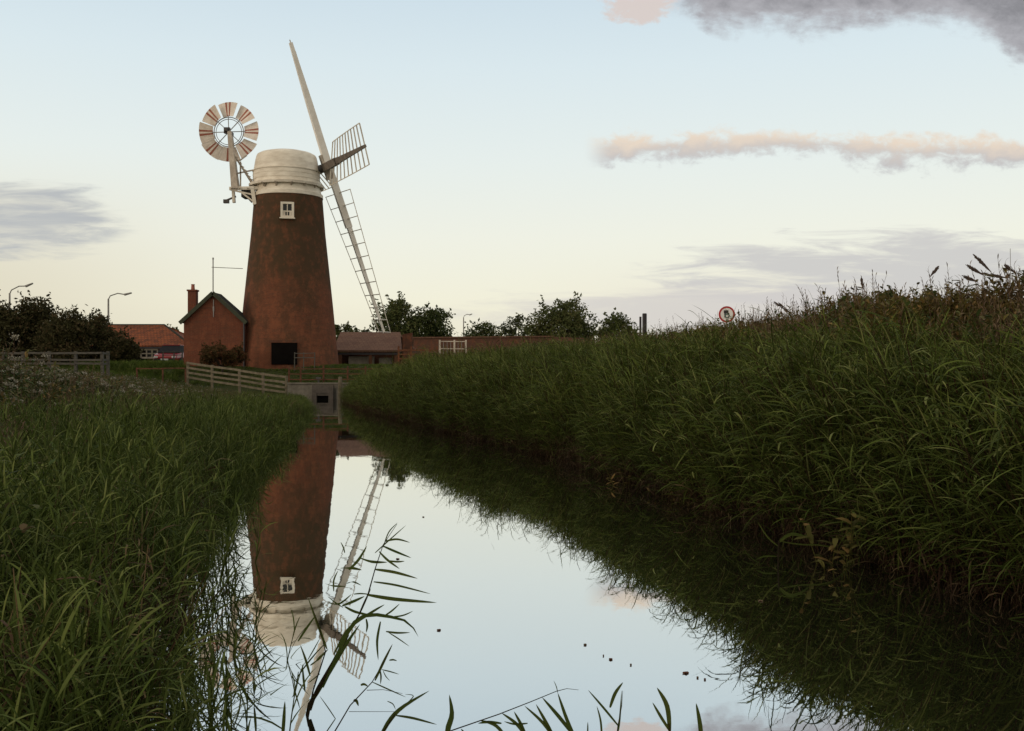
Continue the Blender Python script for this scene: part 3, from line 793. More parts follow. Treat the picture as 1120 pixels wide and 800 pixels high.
# ------------------------------------------------------------------ trees and bushes
def np_mesh(name, V, Fq, mats, tone=None, mi=None):
    me = bpy.data.meshes.new(name); V = np.asarray(V, np.float32); Fq = np.asarray(Fq, np.int32)
    me.vertices.add(len(V)); me.vertices.foreach_set('co', V.ravel())
    me.loops.add(Fq.size); me.loops.foreach_set('vertex_index', Fq.ravel())
    me.polygons.add(len(Fq)); k = Fq.shape[1]
    me.polygons.foreach_set('loop_start', np.arange(len(Fq), dtype=np.int32)*k)
    me.polygons.foreach_set('loop_total', np.full(len(Fq), k, np.int32)) if False else None
    for mm in mats: me.materials.append(MATS[mm])
    if mi is not None: me.polygons.foreach_set('material_index', np.asarray(mi, np.int32))
    if tone is not None:
        at = me.attributes.new('tone', 'FLOAT', 'POINT'); at.data.foreach_set('value', np.asarray(tone, np.float32))
    me.update(calc_edges=True); me.validate()
    return me
def leaf_cloud(centres, radii, n, size, flat=.8):
    """small leaf quads spread through clumps"""
    k = rng.integers(0, len(centres), n)
    d = rng.normal(size=(n,3)); d /= np.linalg.norm(d, axis=1)[:,None]
    r = rng.uniform(.15, 1.0, n)**.45
    C = centres[k]+d*(radii[k]*r[:,None])*np.array([1,1,flat])
    u = rng.normal(size=(n,3)); u /= np.linalg.norm(u, axis=1)[:,None]
    w = np.cross(u, rng.normal(size=(n,3))); w /= np.linalg.norm(w, axis=1)[:,None]
    s = size*rng.uniform(.6, 1.4, n)[:,None]
    V = np.stack([C-u*s, C-w*s*.45, C+u*s, C+w*s*.45], 1).reshape(-1,3)
    Fq = np.arange(4*n).reshape(n,4)
    tone = np.repeat(np.clip(rng.random(n)*.6+(rng.random(len(centres))[k])*.4, 0, 1), 4)
    return V, Fq, tone
def tree(name, label, px, ytop, wpx, D, mat='tree_leaf', n=5200, size=.14, group=None, ybot=None, nclump=26, open_=0.0, trunk=True, zb=None, cat='tree'):
    top = P(px, ytop, D); h0 = zb if zb is not None else float(G(top.x, D))
    w = wpx/F_PX*D/2; H = top.z-h0
    root = empty(name, (top.x, D, h0), label, cat, group)
    lowz = .22*H if trunk and ybot is None else .05*H
    cz = lowz+(H-lowz)*.5; rz = (H-lowz)/2
    cs = []
    while len(cs) < nclump:
        v = rng.uniform(-1, 1, 3)
        if np.linalg.norm(v) > 1: continue
        if np.linalg.norm(v) < .35: continue
        # flatter, wider base and broken top
        cs.append([v[0]*w*.80, v[1]*w*.7, cz+v[2]*rz*.80])
    if ybot:
        for _ in range(nclump//2): cs.append([rng.uniform(-.95,.95)*w, rng.uniform(-.6,.6)*w, rng.uniform(.03,.34)*H])
        nclump = len(cs)
    cs = np.array(cs); rad = rng.uniform(.26, .48, (nclump,1))*min(w, rz*1.25)*np.array([[1,1,1]])*(1-open_*.5)
    rad = np.repeat(rad[:, :1], 3, 1)
    V, Fq, tone = leaf_cloud(cs, rad, int(n*1.6), size*.85)
    # sprays sticking out of the outline
    ns = int(n*.10); kk = rng.integers(0, nclump, ns//8+1)
    sp = []
    for k in kk:
        d = cs[k]-np.array([0,0,cz*.7]); d = d/np.linalg.norm(d)+rng.normal(size=3)*.5+np.array([0,0,.2]); d /= np.linalg.norm(d)
        st = cs[k]+d*rad[k,0]*.5
        for t in np.linspace(0, 1, 8): sp.append(st+d*t*rad[k,0]*.95+rng.normal(size=3)*size*.35)
    sp = np.array(sp); V2, F2, t2 = leaf_cloud(sp, np.full((len(sp),3), size*.4), len(sp)*2, size*.9)
    V = np.concatenate([V, V2]); Fq = np.concatenate([Fq, F2+len(V)-len(V2)]); tone = np.concatenate([tone, t2])
    me = np_mesh('crown', V, Fq, [mat], tone); o = bpy.data.objects.new('crown', me); COL.objects.link(o); o.parent = root
    m = MB(); base = Vector((top.x, D, h0-.2)); fork = Vector((top.x, D, h0+lowz+H*.1))
    m.tube([base, base.lerp(fork,.5)+Vector((.03*H*.3,0,0)), fork], [.045*H,.035*H,.028*H], 8)
    for k in range(0, nclump, 2):
        e = Vector(cs[k])+Vector((top.x, D, h0)); mid = fork.lerp(e,.5)+Vector((0,0,-.05*H)); m.tube([fork+Vector((0,0,-.02*k/nclump*H)), mid, e], [.018*H,.011*H,.004*H], 5)
    m.build('trunk' if trunk else 'stem', 'bark', root)
    return root
g1 = 'dark hedgerow trees at the far left'
tree('hawthorn_tree', 'brownish open-topped tree at the left edge behind the grey fence', 0, 326, 62, 62, 'hedge_leaf', 9000, .12, g1, nclump=52, zb=1.7, ybot=1)
tree('hawthorn_tree', 'tallest dark tree of the left hedge just right of the lamp', 36, 323, 66, 63, 'hedge_leaf', 10000, .12, g1, nclump=60, zb=1.7, ybot=1)
tree('hawthorn_tree', 'dark rounded tree in the middle of the left hedge', 74, 336, 62, 61, 'hedge_leaf', 9000, .115, g1, nclump=54, zb=1.7, ybot=1)
tree('hawthorn_tree', 'low dark tree at the right end of the left hedge', 100, 340, 44, 64, 'hedge_leaf', 6500, .11, g1, nclump=40, zb=1.7, ybot=1)
tree('bush', 'low dark bush against the left end of the red barn', 124, 358, 50, 63, 'hedge_leaf', 6000, .11, g1, nclump=36, trunk=False, zb=1.7, cat='bush')
g2 = 'trees beyond the windmill and the wall'
tree('ash_tree', 'small round tree between the red barn and the pump house', 190, 347, 28, 92, n=2600, size=.14, group=g2, nclump=22, ybot=1)
tree('ash_tree', 'small tree peeping out just right of the windmill tower', 376, 346, 34, 84, n=3000, size=.14, group=g2, nclump=24, ybot=1)
tree('ash_tree', 'thin pale low tree behind the tip of the lower sail', 396, 354, 34, 86, 'pale_tree_leaf', n=1700, size=.12, group=g2, nclump=22, open_=.5, ybot=1)
tree('ash_tree', 'tall bushy tree to the right of the lowest sail tip', 438, 327, 64, 84, n=8200, size=.14, group=g2, nclump=50, ybot=1)
tree('ash_tree', 'ragged tree right of the tree at the sail tip', 472, 334, 62, 86, n=8200, size=.14, group=g2, nclump=46, open_=.3, ybot=1)
tree('ash_tree', 'low mound-shaped bushy tree just right of the distant lamp', 532, 351, 56, 90, n=4000, size=.14, group=g2, nclump=34, ybot=1)
tree('ash_tree', 'sparse pale tree with see-through crown above the brick wall', 564, 338, 46, 92, 'pale_tree_leaf', n=2000, size=.14, group=g2, nclump=30, open_=.7, ybot=1)
tree('ash_tree', 'large dense dark tree above the right end of the brick wall', 616, 328, 82, 82, n=11000, size=.14, group=g2, nclump=64, ybot=1)
tree('ash_tree', 'dark bushy tree left of the dark post', 677, 342, 50, 78, n=6400, size=.13, group=g2, nclump=44, ybot=1)
tree('elder_bush', 'small dark bush left of the round road sign', 781, 350, 22, 30, n=900, size=.05, trunk=False, nclump=12, zb=1.7, cat='bush')
tree('bush', 'reddish bush growing against the pump house gable', 243, 374, 58, 57.8, 'red_bush_leaf', 3800, .08, nclump=30, trunk=False, zb=1.6, cat='bush', open_=.2)
for px, yt, w, D, lb in ((938,318,44,17.5,'leftmost of the three dark leafy bushes on the right bank skyline'), (982,308,50,15.5,'middle of the three dark leafy bushes on the right bank skyline'), (1012,300,36,14.5,'rightmost of the three dark leafy bushes on the right bank skyline')):
    tree('elder_bush', lb, px, yt, w, D, 'bank_herb', 2200, .035, 'bushes on the right bank skyline', nclump=14, trunk=False, cat='bush', open_=.3)

# ------------------------------------------------------------------ reeds, grass and weeds: prototypes
def strip(V, Fq, T, MI, base, direc, length, width, e0, droop, segs, tone, mi=0, fold=0.0, twist=0.0):
    """a blade: starts at base, heads out along azimuth direc at elevation e0 and droops"""
    p = np.array(base, float); side = np.array([-math.sin(direc), math.cos(direc), 0.0])
    e = e0; b = len(V)
    for i in range(segs+1):
        t = i/segs; w = width*(math.sin(math.pi*min(1,(t*.86+.14)))**.7 if t < 1 else 0)*.5
        sd_ = side*math.cos(twist*t)+np.array([0,0,1])*math.sin(twist*t)
        V.append(p-sd_*w); V.append(p+sd_*w); T += [tone, tone]
        h = np.array([math.cos(direc)*math.cos(e), math.sin(direc)*math.cos(e), math.sin(e)])
        p = p+h*length/segs; e -= droop/segs
    for i in range(segs): Fq.append((b+2*i, b+2*i+1, b+2*i+3, b+2*i+2)); MI.append(mi)
def stem(V, Fq, T, MI, pts, r0, r1, tone, mi=0):
    b = len(V); n = len(pts)
    for i, p in enumerate(pts):
        r = r0+(r1-r0)*i/(n-1)
        for k in range(3):
            a = 2*math.pi*k/3; V.append(np.array(p)+np.array([math.cos(a), math.sin(a), 0])*r); T.append(tone)
    for i in range(n-1):
        for k in range(3): Fq.append((b+3*i+k, b+3*i+(k+1)%3, b+3*i+3+(k+1)%3, b+3*i+3+k)); MI.append(mi)
PROTO = {}
def proto_coll(name, meshes):
    c = bpy.data.collections.new(name)
    for i, me in enumerate(meshes):
        o = bpy.data.objects.new('%s_plant_%02d' % (name, i), me); c.objects.link(o)
    PROTO[name] = (c, len(meshes)); return c
r_ = np.random.default_rng(11)
def reed_mesh(kind, mats):
    """height-1 reed; wind leans it toward -x. mats: green, dead"""
    V, Fq, T, MI = [], [], [], []
    lean = r_.uniform(.05,.22); az = math.pi+r_.normal()*.5
    sp = [np.array([math.cos(az)*lean*t*t, math.sin(az)*lean*t*t, t*.92]) for t in np.linspace(0,1,6)]
    stem(V, Fq, T, MI, sp, .007, .003, .3, 1 if kind != 'young' else 0)
    wf = r_.choice([1.0, 1.0, 1.45]); nl = r_.integers(10,15)
    for i in range(nl):
        t = .14+.82*(i/(nl-1)); p = [np.interp(t, np.linspace(0,1,6), [s[k] for s in sp]) for k in range(3)]
        a = (math.pi if r_.random() < .62 else 0)+r_.normal()*.75
        L = r_.uniform(.28,.56)*(1 if t < .8 else .8)*(1 if kind == 'tall' else .8)
        dead = t < .30 and r_.random() < .7
        strip(V, Fq, T, MI, p, a, L, (r_.uniform(.007,.0145)*wf if kind == 'tall' else r_.uniform(.008,.017)), R(r_.uniform(15,74) if kind == 'tall' else r_.uniform(38,80)), R(r_.uniform(10,85)) if not dead else R(r_.uniform(90,160)), 5, float(np.clip(r_.beta(1.6,2.6),0,1)), 1 if dead else 0, twist=r_.normal()*.7)
    return np_mesh('reed', V, Fq, mats, T, MI)
proto_coll('reed', [reed_mesh('tall', ['reed_leaf','dead_reed']) for _ in range(14)])
proto_coll('near_reed', [reed_mesh('young', ['reed_leaf_near','dead_reed']) for _ in range(14)])
def dead_mesh():
    V, Fq, T, MI = [], [], [], []
    for j in range(4):
        x, y = r_.normal(size=2)*.08; ln = r_.normal(size=2)*.12
        stem(V, Fq, T, MI, [np.array([x+ln[0]*t, y+ln[1]*t, t*r_.uniform(.6,1)]) for t in (0,.5,1)], .006, .003, r_.random())
        for k in range(3): strip(V, Fq, T, MI, [x,y,r_.uniform(.1,.8)], r_.uniform(0,6.28), r_.uniform(.2,.45), .014, R(r_.uniform(-20,50)), R(r_.uniform(60,140)), 4, r_.random(), 0, twist=r_.normal())
    return np_mesh('dead_reed', V, Fq, ['dead_reed'], T, MI)
proto_coll('dead', [dead_mesh() for _ in range(6)])
def tuft_mesh(mat, n, hmin, hmax, w, spread, straw=0):
    V, Fq, T, MI = [], [], [], []
    for i in range(n):
        a = r_.uniform(0,6.28); rr = spread*math.sqrt(r_.random()); b = r_.uniform(0,6.28)
        strip(V, Fq, T, MI, [rr*math.cos(b), rr*math.sin(b), -.02], a, r_.uniform(hmin,hmax), w*r_.uniform(.7,1.3), R(r_.uniform(58,88)), R(r_.uniform(15,95)), 4, float(r_.beta(1.6,2.4)), 0, twist=r_.normal()*.5)
    for i in range(straw):
        b = r_.uniform(0,6.28); x, y = spread*math.cos(b)*r_.random(), spread*math.sin(b)*r_.random(); h = r_.uniform(hmax, hmax*1.5); lx, ly = r_.normal(size=2)*.12
        pts = [np.array([x+lx*t*t, y+ly*t*t, h*t]) for t in (0,.35,.7,1)]
        stem(V, Fq, T, MI, pts, .004, .002, .8, 1)
        for k in range(7):
            t = .72+.28*k/6; strip(V, Fq, T, MI, [x+lx*t*t, y+ly*t*t, h*t], r_.uniform(0,6.28), .07, .012, R(60), R(40), 2, .6, 1)
    return np_mesh('tuft', V, Fq, [mat,'straw'], T, MI)
proto_coll('grass', [tuft_mesh('bank_grass', 26, .45, 1.0, .013, .12, 0) for _ in range(6)]+[tuft_mesh('bank_grass', 22, .45, .95, .012, .12, 2) for _ in range(3)])
proto_coll('dry', [tuft_mesh('dry_herb', 20, .35, .8, .012, .14, 2) for _ in range(6)])
proto_coll('lawn', [tuft_mesh('lawn_blade', 30, .5, 1.0, .03, .25, 0) for _ in range(5)])
def herb_mesh(mat, flower=0, stems=4):
    V, Fq, T, MI = [], [], [], []
    for j in range(stems):
        x, y = r_.normal(size=2)*.07; ln = r_.normal(size=2)*.18; h = r_.uniform(.65,1.0)
        f = lambda t: np.array([x+ln[0]*t*t, y+ln[1]*t*t, h*t])
        stem(V, Fq, T, MI, [f(t) for t in (0,.35,.7,1)], .006, .003, .5)
        for k in range(16):
            t = r_.uniform(.12,1); strip(V, Fq, T, MI, f(t), r_.uniform(0,6.28), r_.uniform(.06,.15), r_.uniform(.025,.045), R(r_.uniform(0,50)), R(r_.uniform(20,80)), 3, r_.random(), 0)
        if flower and r_.random() < .38:
            top = f(1)
            for k in range(34):
                q = top+np.array([r_.normal()*.022, r_.normal()*.022, r_.normal()*.012+.01])
                strip(V, Fq, T, MI, q, r_.uniform(0,6.28), .024, .02, R(r_.uniform(-60,80)), R(20), 2, r_.random(), 1, twist=r_.normal()*2)
    return np_mesh('herb', V, Fq, [mat, 'petal'], T, MI)
proto_coll('herb', [herb_mesh('bank_herb', 0) for _ in range(5)])
proto_coll('flower_herb', [herb_mesh('bank_herb', 1) for _ in range(5)])
proto_coll('brown_herb', [herb_mesh('dry_herb', 0, 5) for _ in range(5)])

def scatter(name, pname, pts, rot, scl, label=None, kind='stuff'):
    c, n = PROTO[pname]; N = len(pts); P_ = np.asarray(pts)
    patch = np.clip(.35+1.1*cloud(P_[:,0], P_[:,1], .75, 71)+.5*cloud(P_[:,0], P_[:,1], 2.4, 73)+rng.normal(size=N)*.16, 0, 1)
    me = bpy.data.meshes.new(name); me.vertices.add(N); me.vertices.foreach_set('co', np.asarray(pts, np.float32).ravel())
    a = me.attributes.new('rot','FLOAT_VECTOR','POINT'); a.data.foreach_set('vector', np.asarray(rot, np.float32).ravel())
    a = me.attributes.new('scl','FLOAT_VECTOR','POINT'); a.data.foreach_set('vector', np.asarray(scl, np.float32).ravel())
    a = me.attributes.new('patch','FLOAT','POINT'); a.data.foreach_set('value', patch.astype(np.float32))
    a = me.attributes.new('idx','INT','POINT'); a.data.foreach_set('value', rng.integers(0, n, N).astype(np.int32))
    o = bpy.data.objects.new(name, me); COL.objects.link(o); tag(o, label, None, None, kind)
    ng = bpy.data.node_groups.new(name+'_scatter', 'GeometryNodeTree'); ng.is_modifier = True
    ng.interface.new_socket('Geometry', in_out='INPUT', socket_type='NodeSocketGeometry'); ng.interface.new_socket('Geometry', in_out='OUTPUT', socket_type='NodeSocketGeometry')
    I = ng.nodes.new('NodeGroupInput'); O = ng.nodes.new('NodeGroupOutput'); ip = ng.nodes.new('GeometryNodeInstanceOnPoints')
    ci = ng.nodes.new('GeometryNodeCollectionInfo'); ci.inputs['Collection'].default_value = c; ci.inputs['Separate Children'].default_value = True; ci.inputs['Reset Children'].default_value = True
    def na(nm, dt):
        x = ng.nodes.new('GeometryNodeInputNamedAttribute'); x.data_type = dt; x.inputs['Name'].default_value = nm; return [s for s in x.outputs if s.enabled and s.name == 'Attribute'][0]
    l = ng.links.new
    l(I.outputs[0], ip.inputs['Points']); l(ci.outputs[0], ip.inputs['Instance']); ip.inputs['Pick Instance'].default_value = True
    l(na('idx','INT'), ip.inputs['Instance Index']); l(na('rot','FLOAT_VECTOR'), ip.inputs['Rotation']); l(na('scl','FLOAT_VECTOR'), ip.inputs['Scale'])
    l(ip.outputs[0], O.inputs[0])
    md = o.modifiers.new('scatter', 'NODES'); md.node_group = ng
    return o
def cloud(u, v, s=.6, seed=0.0): return np.array([mnoise.noise((a*s, b*s, seed)) for a, b in zip(u, v)])
def stack(x, y, z): return np.stack([x, y, z], 1)

# right bank: reeds from the waterline up the slope
def right_bank():
    N = 42000
    y = 3.2+(56.2-3.2)*rng.random(N)**1.35
    Rr, rx = Rf(y), RX(y)
    wdt = np.maximum(rx-Rr-.3, 1.2)
    d = -.10+wdt*rng.random(N)**1.15
    x = Rr+d; z = np.maximum(G(x, y), -.25)
    t = np.clip(d/wdt, 0, 1)
    cl = cloud(x, y, .55, 1)+.8*cloud(x, y, 1.5, 3)
    h = np.interp(d, [-.1,.2,.55,1.1], [.85,1.15,1.45,1.55])*(1+.27*cl)*(1-.42*t-.18*ss(.5,1,t))*rng.uniform(.75,1.1,N)
    h = h*np.interp(y, [0,8,14,60], [.92,.95,1.05,1.0])
    h = h*np.interp(y, [36,47,56], [1,.78,.5])
    h = h*np.where(rng.random(N) < .12, rng.uniform(1.05,1.25,N), 1)
    # leave thin gaps so that hollows read dark
    keep = ((cl > -.42) | (rng.random(N) < .35)) & (rng.random(N) > ss(.55, .9, t)*.92)
    lean = R(3)+R(5)*(1-ss(9,16,y))+rng.normal(size=N)*.14
    rot = stack(rng.normal(size=N)*.14, -lean-.04*(1-t), rng.normal(size=N)*.95)
    s = h*rng.uniform(.95,1.05,N)
    hs = np.clip(s, .72, 1.15)*rng.uniform(.8,1.05,N); scl = stack(hs, hs, s)
    pts = stack(x, y, z)
    scatter('reed_bed', 'reed', pts[keep], rot[keep], scl[keep], 'tall dense green reed bed along the right side of the water')
    # dead litter at the foot
    N = 4200; y = 3.5+51*rng.random(N)**1.5; d = rng.uniform(-.15, .7, N); x = Rf(y)+d; z = np.maximum(G(x,y), -.1)
    s = rng.uniform(.25,.62,N)
    scatter('dead_reeds', 'dead', stack(x,y,z), stack(rng.normal(size=N)*.25, rng.normal(size=N)*.25-.15, rng.uniform(0,6.28,N)), stack(s,s,s), 'brown dead reed stems at the foot of the right reed bed')
    # ridge: dry weeds and grasses
    N = 15000; y = 6+50*rng.random(N)**1.2; x = RX(y)-.45+rng.normal(size=N)*.95; z = G(x,y); s = rng.uniform(.6,1.02,N)*np.interp(y,[16,26],[1,.78])*(1+.4*cloud(x,y,.9,5))
    k = rng.random(N) < .30+.6*cloud(x,y,.35,8)
    rt = stack(rng.normal(size=N)*.12, rng.normal(size=N)*.12-.08, rng.uniform(0,6.28,N))
    scatter('dry_grass', 'dry', stack(x,y,z)[k], rt[k], stack(s,s,s)[k], 'brown dry grasses along the crest of the right bank')
    q = ~k
    scatter('weeds', 'brown_herb', stack(x,y,z)[q], rt[q], stack(s,s,s)[q], 'brownish tall weeds along the crest of the right bank')
    N = 7000; y = 5+51*rng.random(N)**1.2; x = RX(y)+rng.uniform(-2.0,4.0,N); z = G(x,y); s = rng.uniform(.4,.8,N)
    scatter('bank_grass', 'grass', stack(x,y,z), stack(rng.normal(size=N)*.12, rng.normal(size=N)*.12, rng.uniform(0,6.28,N)), stack(s,s,s), 'green grass on the top of the right bank')
    N = 5200; y = 5+51*rng.random(N)**1.3; x = RX(y)-rng.uniform(.2,3.0,N); cl = cloud(x,y,.6,44); z = G(x,y); s = rng.uniform(.7,1.15,N); k = (cl > -.05) & (x > Rf(y)+1.2)
    scatter('weeds', 'herb', stack(x,y,z)[k], stack(rng.normal(size=N)*.15, rng.normal(size=N)*.15, rng.uniform(0,6.28,N))[k], stack(s,s,s)[k], 'leafy green weeds among the reeds high on the right bank')
right_bank()
def left_bank():
    # reeds at and beyond the water's edge
    N = 19000; y = 2.6+(53.5-2.6)*rng.random(N)**1.5
    w = np.interp(y, [0,6,12,25,55], [2.6,3.0,3.4,3.6,3.2])
    d = -.32+w*rng.random(N)**.9
    edge = np.interp(y, [0,5,8,14,30], [.42,.42,.35,.15,0])
    x = Lf(y)-d+edge*rng.random(N)**2; z = np.maximum(G(x,y), -.3)
    cl = cloud(x,y,.7,21)+.6*cloud(x,y,1.9,23)
    h = np.interp(y, [2.5,5,8,15,25,38,55], [.58,.68,.84,.90,.74,.42,.34])*(1+.34*cl)*rng.uniform(.65,1.18,N)
    h = h*np.interp(d, [-.4,.6,3], [.85,1,.9])
    s = np.where(y < 9, np.clip(h, .72, .9), np.clip(h, .5, .8))
    dens = np.where(y < 12, np.interp((Lf(y)-x), [-.7,-.1,.5,1.3], [.20,.42,.68,1]), 1)
    k = rng.random(N) < dens
    sc_ = stack(s,s,h)
    scatter('reed_bed', 'near_reed', stack(x,y,z)[k], stack(rng.normal(size=N)*.15, rng.normal(size=N)*.15+.02, rng.uniform(0,6.28,N))[k], sc_[k], 'young green reeds along the left side of the water')
    N = 1500; y = 3.2+30*rng.random(N)**1.4; d = 3.2*rng.random(N); x = Lf(y)-d; z = np.maximum(G(x,y), -.1); s = rng.uniform(.3,.85,N)
    scatter('dead_reeds', 'dead', stack(x,y,z), stack(rng.normal(size=N)*.35, rng.normal(size=N)*.35, rng.uniform(0,6.28,N)), stack(s,s,s), 'scattered dead brown stems among the left reeds')
    N = 4200; y = 3.4+44*rng.random(N)**1.3; d = .9+4.5*rng.random(N); x = Lf(y)-d; z = G(x,y); cl = cloud(x,y,.8,57); s = rng.uniform(.55,1.0,N)*np.interp(y,[5,25,45],[1,.85,.5]); k = cl > .02
    scatter('weeds', 'herb', stack(x,y,z)[k], stack(rng.normal(size=N)*.15, rng.normal(size=N)*.15, rng.uniform(0,6.28,N))[k], stack(s,s,s)[k], 'dark leafy weeds in patches among the left reeds')
    # grass and weeds higher on the bank
    N = 34000; y = 3.5+50.5*rng.random(N)**1.3; d = 1.6+26*rng.random(N)**1.5*np.interp(y,[3,12,50],[.25,.5,1]); x = Lf(y)-d; z = G(x,y)
    cl = cloud(x,y,.5,31); s = rng.uniform(.42,.8,N)*(1+.25*cl)*np.interp(y, [20,38,50], [1,.6,.42])*(1+.95*np.interp(d,[3,5.5],[0,1])*np.interp(y,[5,8,20,32],[0,1,.8,0]))
    rt = stack(rng.normal(size=N)*.14, rng.normal(size=N)*.14, rng.uniform(0,6.28,N)); pts = stack(x,y,z); sc = stack(s,s,s)
    side = np.interp(d, [2,4,8], [0,.5,1]); u = rng.random(N)+cl*.35
    fl = (u < .26*side); hb = (u >= .26*side) & (u < .55*side); br = (u >= .55*side) & (u < .68*side); gr = u >= .68*side
    scatter('flowering_weeds', 'flower_herb', pts[fl], rt[fl], sc[fl]*1.25, 'tall weeds with small pale flower heads on the left bank')
    scatter('weeds', 'herb', pts[hb], rt[hb], sc[hb]*1.2, 'dark green leafy weeds on the left bank')
    scatter('dry_weeds', 'brown_herb', pts[br], rt[br], sc[br]*1.2, 'brownish dying weeds on the left bank')
    scatter('bank_grass', 'grass', pts[gr], rt[gr], sc[gr], 'long green grass covering the left bank')
left_bank()
def far_grass():
    N = 9000; x = rng.uniform(-34,0,N); y = rng.uniform(56.8,66,N); z = G(x,y)
    k = ((x-MX)**2+(y-MY)**2 > 3.3**2) & ~((x > -20.2) & (x < -16) & (y > 59.8)); s = rng.uniform(.10,.2,N)
    s = np.where(x < -19.5, s*2.6, s)
    scatter('lawn', 'lawn', stack(x,y,z)[k], stack(rng.normal(size=N)*.1, rng.normal(size=N)*.1, rng.uniform(0,6.28,N))[k], stack(s*1.5,s*1.5,s)[k], 'short mown green grass in front of the windmill')
far_grass()

# ------------------------------------------------------------------ individual foreground plants
def px_strip(m, pts, wpx, D, sway=.0, n=10):
    """leaf through pixel-space key points at real distance D (own depth offsets), lanceolate width in px"""
    K = [P(x, y, D+dz) for (x, y, dz) in [(p[0], p[1], (p[2] if len(p) > 2 else 0)) for p in pts]]
    out = []
    for i in range(n+1):
        t = i/n*(len(K)-1); a = min(int(t), len(K)-2); f_ = t-a
        p0, p1, p2, p3 = K[max(a-1,0)], K[a], K[a+1], K[min(a+2,len(K)-1)]
        out.append(.5*((2*p1)+(p2-p0)*f_+(2*p0-5*p1+4*p2-p3)*f_**2+(3*p1-p0-3*p2+p3)*f_**3))
    w = wpx*.82/F_PX*D
    L, Rg, C = [], [], []
    for i, p in enumerate(out):
        t = i/n; d = (out[min(i+1,n)]-out[max(i-1,0)]).normalized()
        s_ = d.cross(Vector((0.15,1,.1))).normalized()
        ww = w*.5*max(.03, math.sin(math.pi*min(1, .12+.88*t))**.75) if t < 1 else .0004
        L.append(p-s_*ww); Rg.append(p+s_*ww); C.append(p+Vector((0,1,0))*ww*.45)
    vs = L+C+Rg; k = n+1
    fs = [(i, i+1, k+i+1, k+i) for i in range(n)]+[(k+i, k+i+1, 2*k+i+1, 2*k+i) for i in range(n)]
    m.add(vs, fs)
def px_stem(m, pts, r0, r1, D):
    K = [P(p[0], p[1], D+(p[2] if len(p) > 2 else 0)) for p in pts]
    m.tube(K, list(np.linspace(r0, r1, len(K))), 6)
def reed(label, D, stems, leaves, name='reed_plant', smat='hollow_reed', group=None, base=None):
    b = P(stems[0][0][0][0], stems[0][0][0][1], D) if stems else P(leaves[0][0][0][0], leaves[0][0][0][1], D)
    root = empty(name, b, label, 'reed', group)
    for pts, r0, r1 in stems:
        m = MB(); px_stem(m, pts, r0, r1, D); m.build('stem', smat, root)
    for pts, w in leaves:
        m = MB(); px_strip(m, pts, w, D); m.build('leaf', 'lone_leaf', root)
# z1(cx,cy) -> target px from the enlarged crop
z = lambda x, y, dz=0: (320+x/3.33, 560+y/3.33, dz)
def zz(*a): return [z(*p) for p in a]
D = 4.5
reed('large bent reed leaning right with long drooping leaves, before the mill reflection', D,
 [(zz((70,830),(48,760),(60,700),(110,620),(165,520),(210,430),(245,370),(275,300),(300,210),(330,120),(380,45)), .0075, .0012),
  (zz((60,720),(95,640),(150,545),(200,450)), .012, .008)],
 [(zz((300,210),(370,220,-.05),(455,243,-.1)), 4.2), (zz((295,255),(380,268,.08),(502,299,.15)), 3.2), (zz((270,302),(370,318,-.1),(525,331,-.2)), 5.2),
  (zz((330,125),(375,145,.05),(432,168,.1)), 3.6), (zz((335,108),(380,100,.05),(427,112,.1)), 3.0), (zz((315,145),(345,175,-.08),(390,208,-.12)), 3.6),
  (zz((245,168),(290,182,.1),(345,184,.1)), 4.2), (zz((300,150),(350,105,.1),(412,50,.15)), 1.8), (zz((330,130),(350,75,0),(382,40,0)), 1.6),
  (zz((345,178),(380,182,0),(408,180,0)), 2.6), (zz((180,343),(225,325,.05),(262,308,.1)), 4.0), (zz((120,262),(150,270,.1),(192,272,.1)), 3.0),
  (zz((205,212),(240,175,-.1),(270,125,-.1)), 3.6), (zz((175,205),(215,205,.1),(252,212,.1)), 4.4), (zz((222,300),(250,298,0),(292,302,0)), 2.0),
  (zz((195,262),(220,255,.1),(250,268,.1)), 2.6), (zz((240,380),(262,330,.0),(285,280,0)), 2.8),
  (zz((110,640),(160,530,-.1),(205,430,-.12),(262,378,-.1),(340,380,-.05),(420,402,.0),(458,455,.05)), 5.5),
  (zz((80,680),(130,590,.05),(190,490,.1),(245,410,.1)), 6.0), (zz((150,520),(205,425,.1),(290,365,.1),(335,338,.1)), 4.2), (zz((330,382),(360,362,0),(390,335,0)), 2.4), (zz((345,385),(400,378,0),(438,362,0)), 2.2),
  (zz((340,436),(380,441,0),(428,440,0)), 3.0), (zz((350,440),(385,462,0),(425,490,0)), 1.8), (zz((268,390),(272,415,0),(268,440,0)), 3.0), (zz((320,400),(308,470,0),(312,540,0)), 3.4),
  (zz((190,345),(230,365,.05),(290,378,.1)), 4.2), (zz((125,330),(170,335,.1),(215,300,.1)), 3.0), (zz((130,310),(155,330,.1),(185,350,.1)), 2.4)])
reed('slender reed with narrow leaves fanning left of the large bent reed', 4.45,
 [(zz((66,840),(52,770),(75,650),(120,510),(100,430),(72,350)), .005, .0012)],
 [(zz((125,500),(95,420,.0),(56,312,.05)), 3.8), (zz((20,472),(50,425,.05),(86,375,.08)), 3.2), (zz((65,560),(95,535,.1),(130,500,.12)), 3.8), (zz((64,598),(48,540,.0),(28,485,.05)), 3.6),
  (zz((45,655),(40,610,0),(35,555,0)), 3.2), (zz((55,540),(78,500,0),(100,460,0)), 1.6), (zz((160,760),(130,715,0),(98,670,0)), 1.6), (zz((100,590),(75,610,0),(55,625,0)), 1.6), (zz((150,290),(150,250,0),(165,215,0)), 2.4), (zz((190,150),(185,130,0),(175,110,0)), 2.0)])
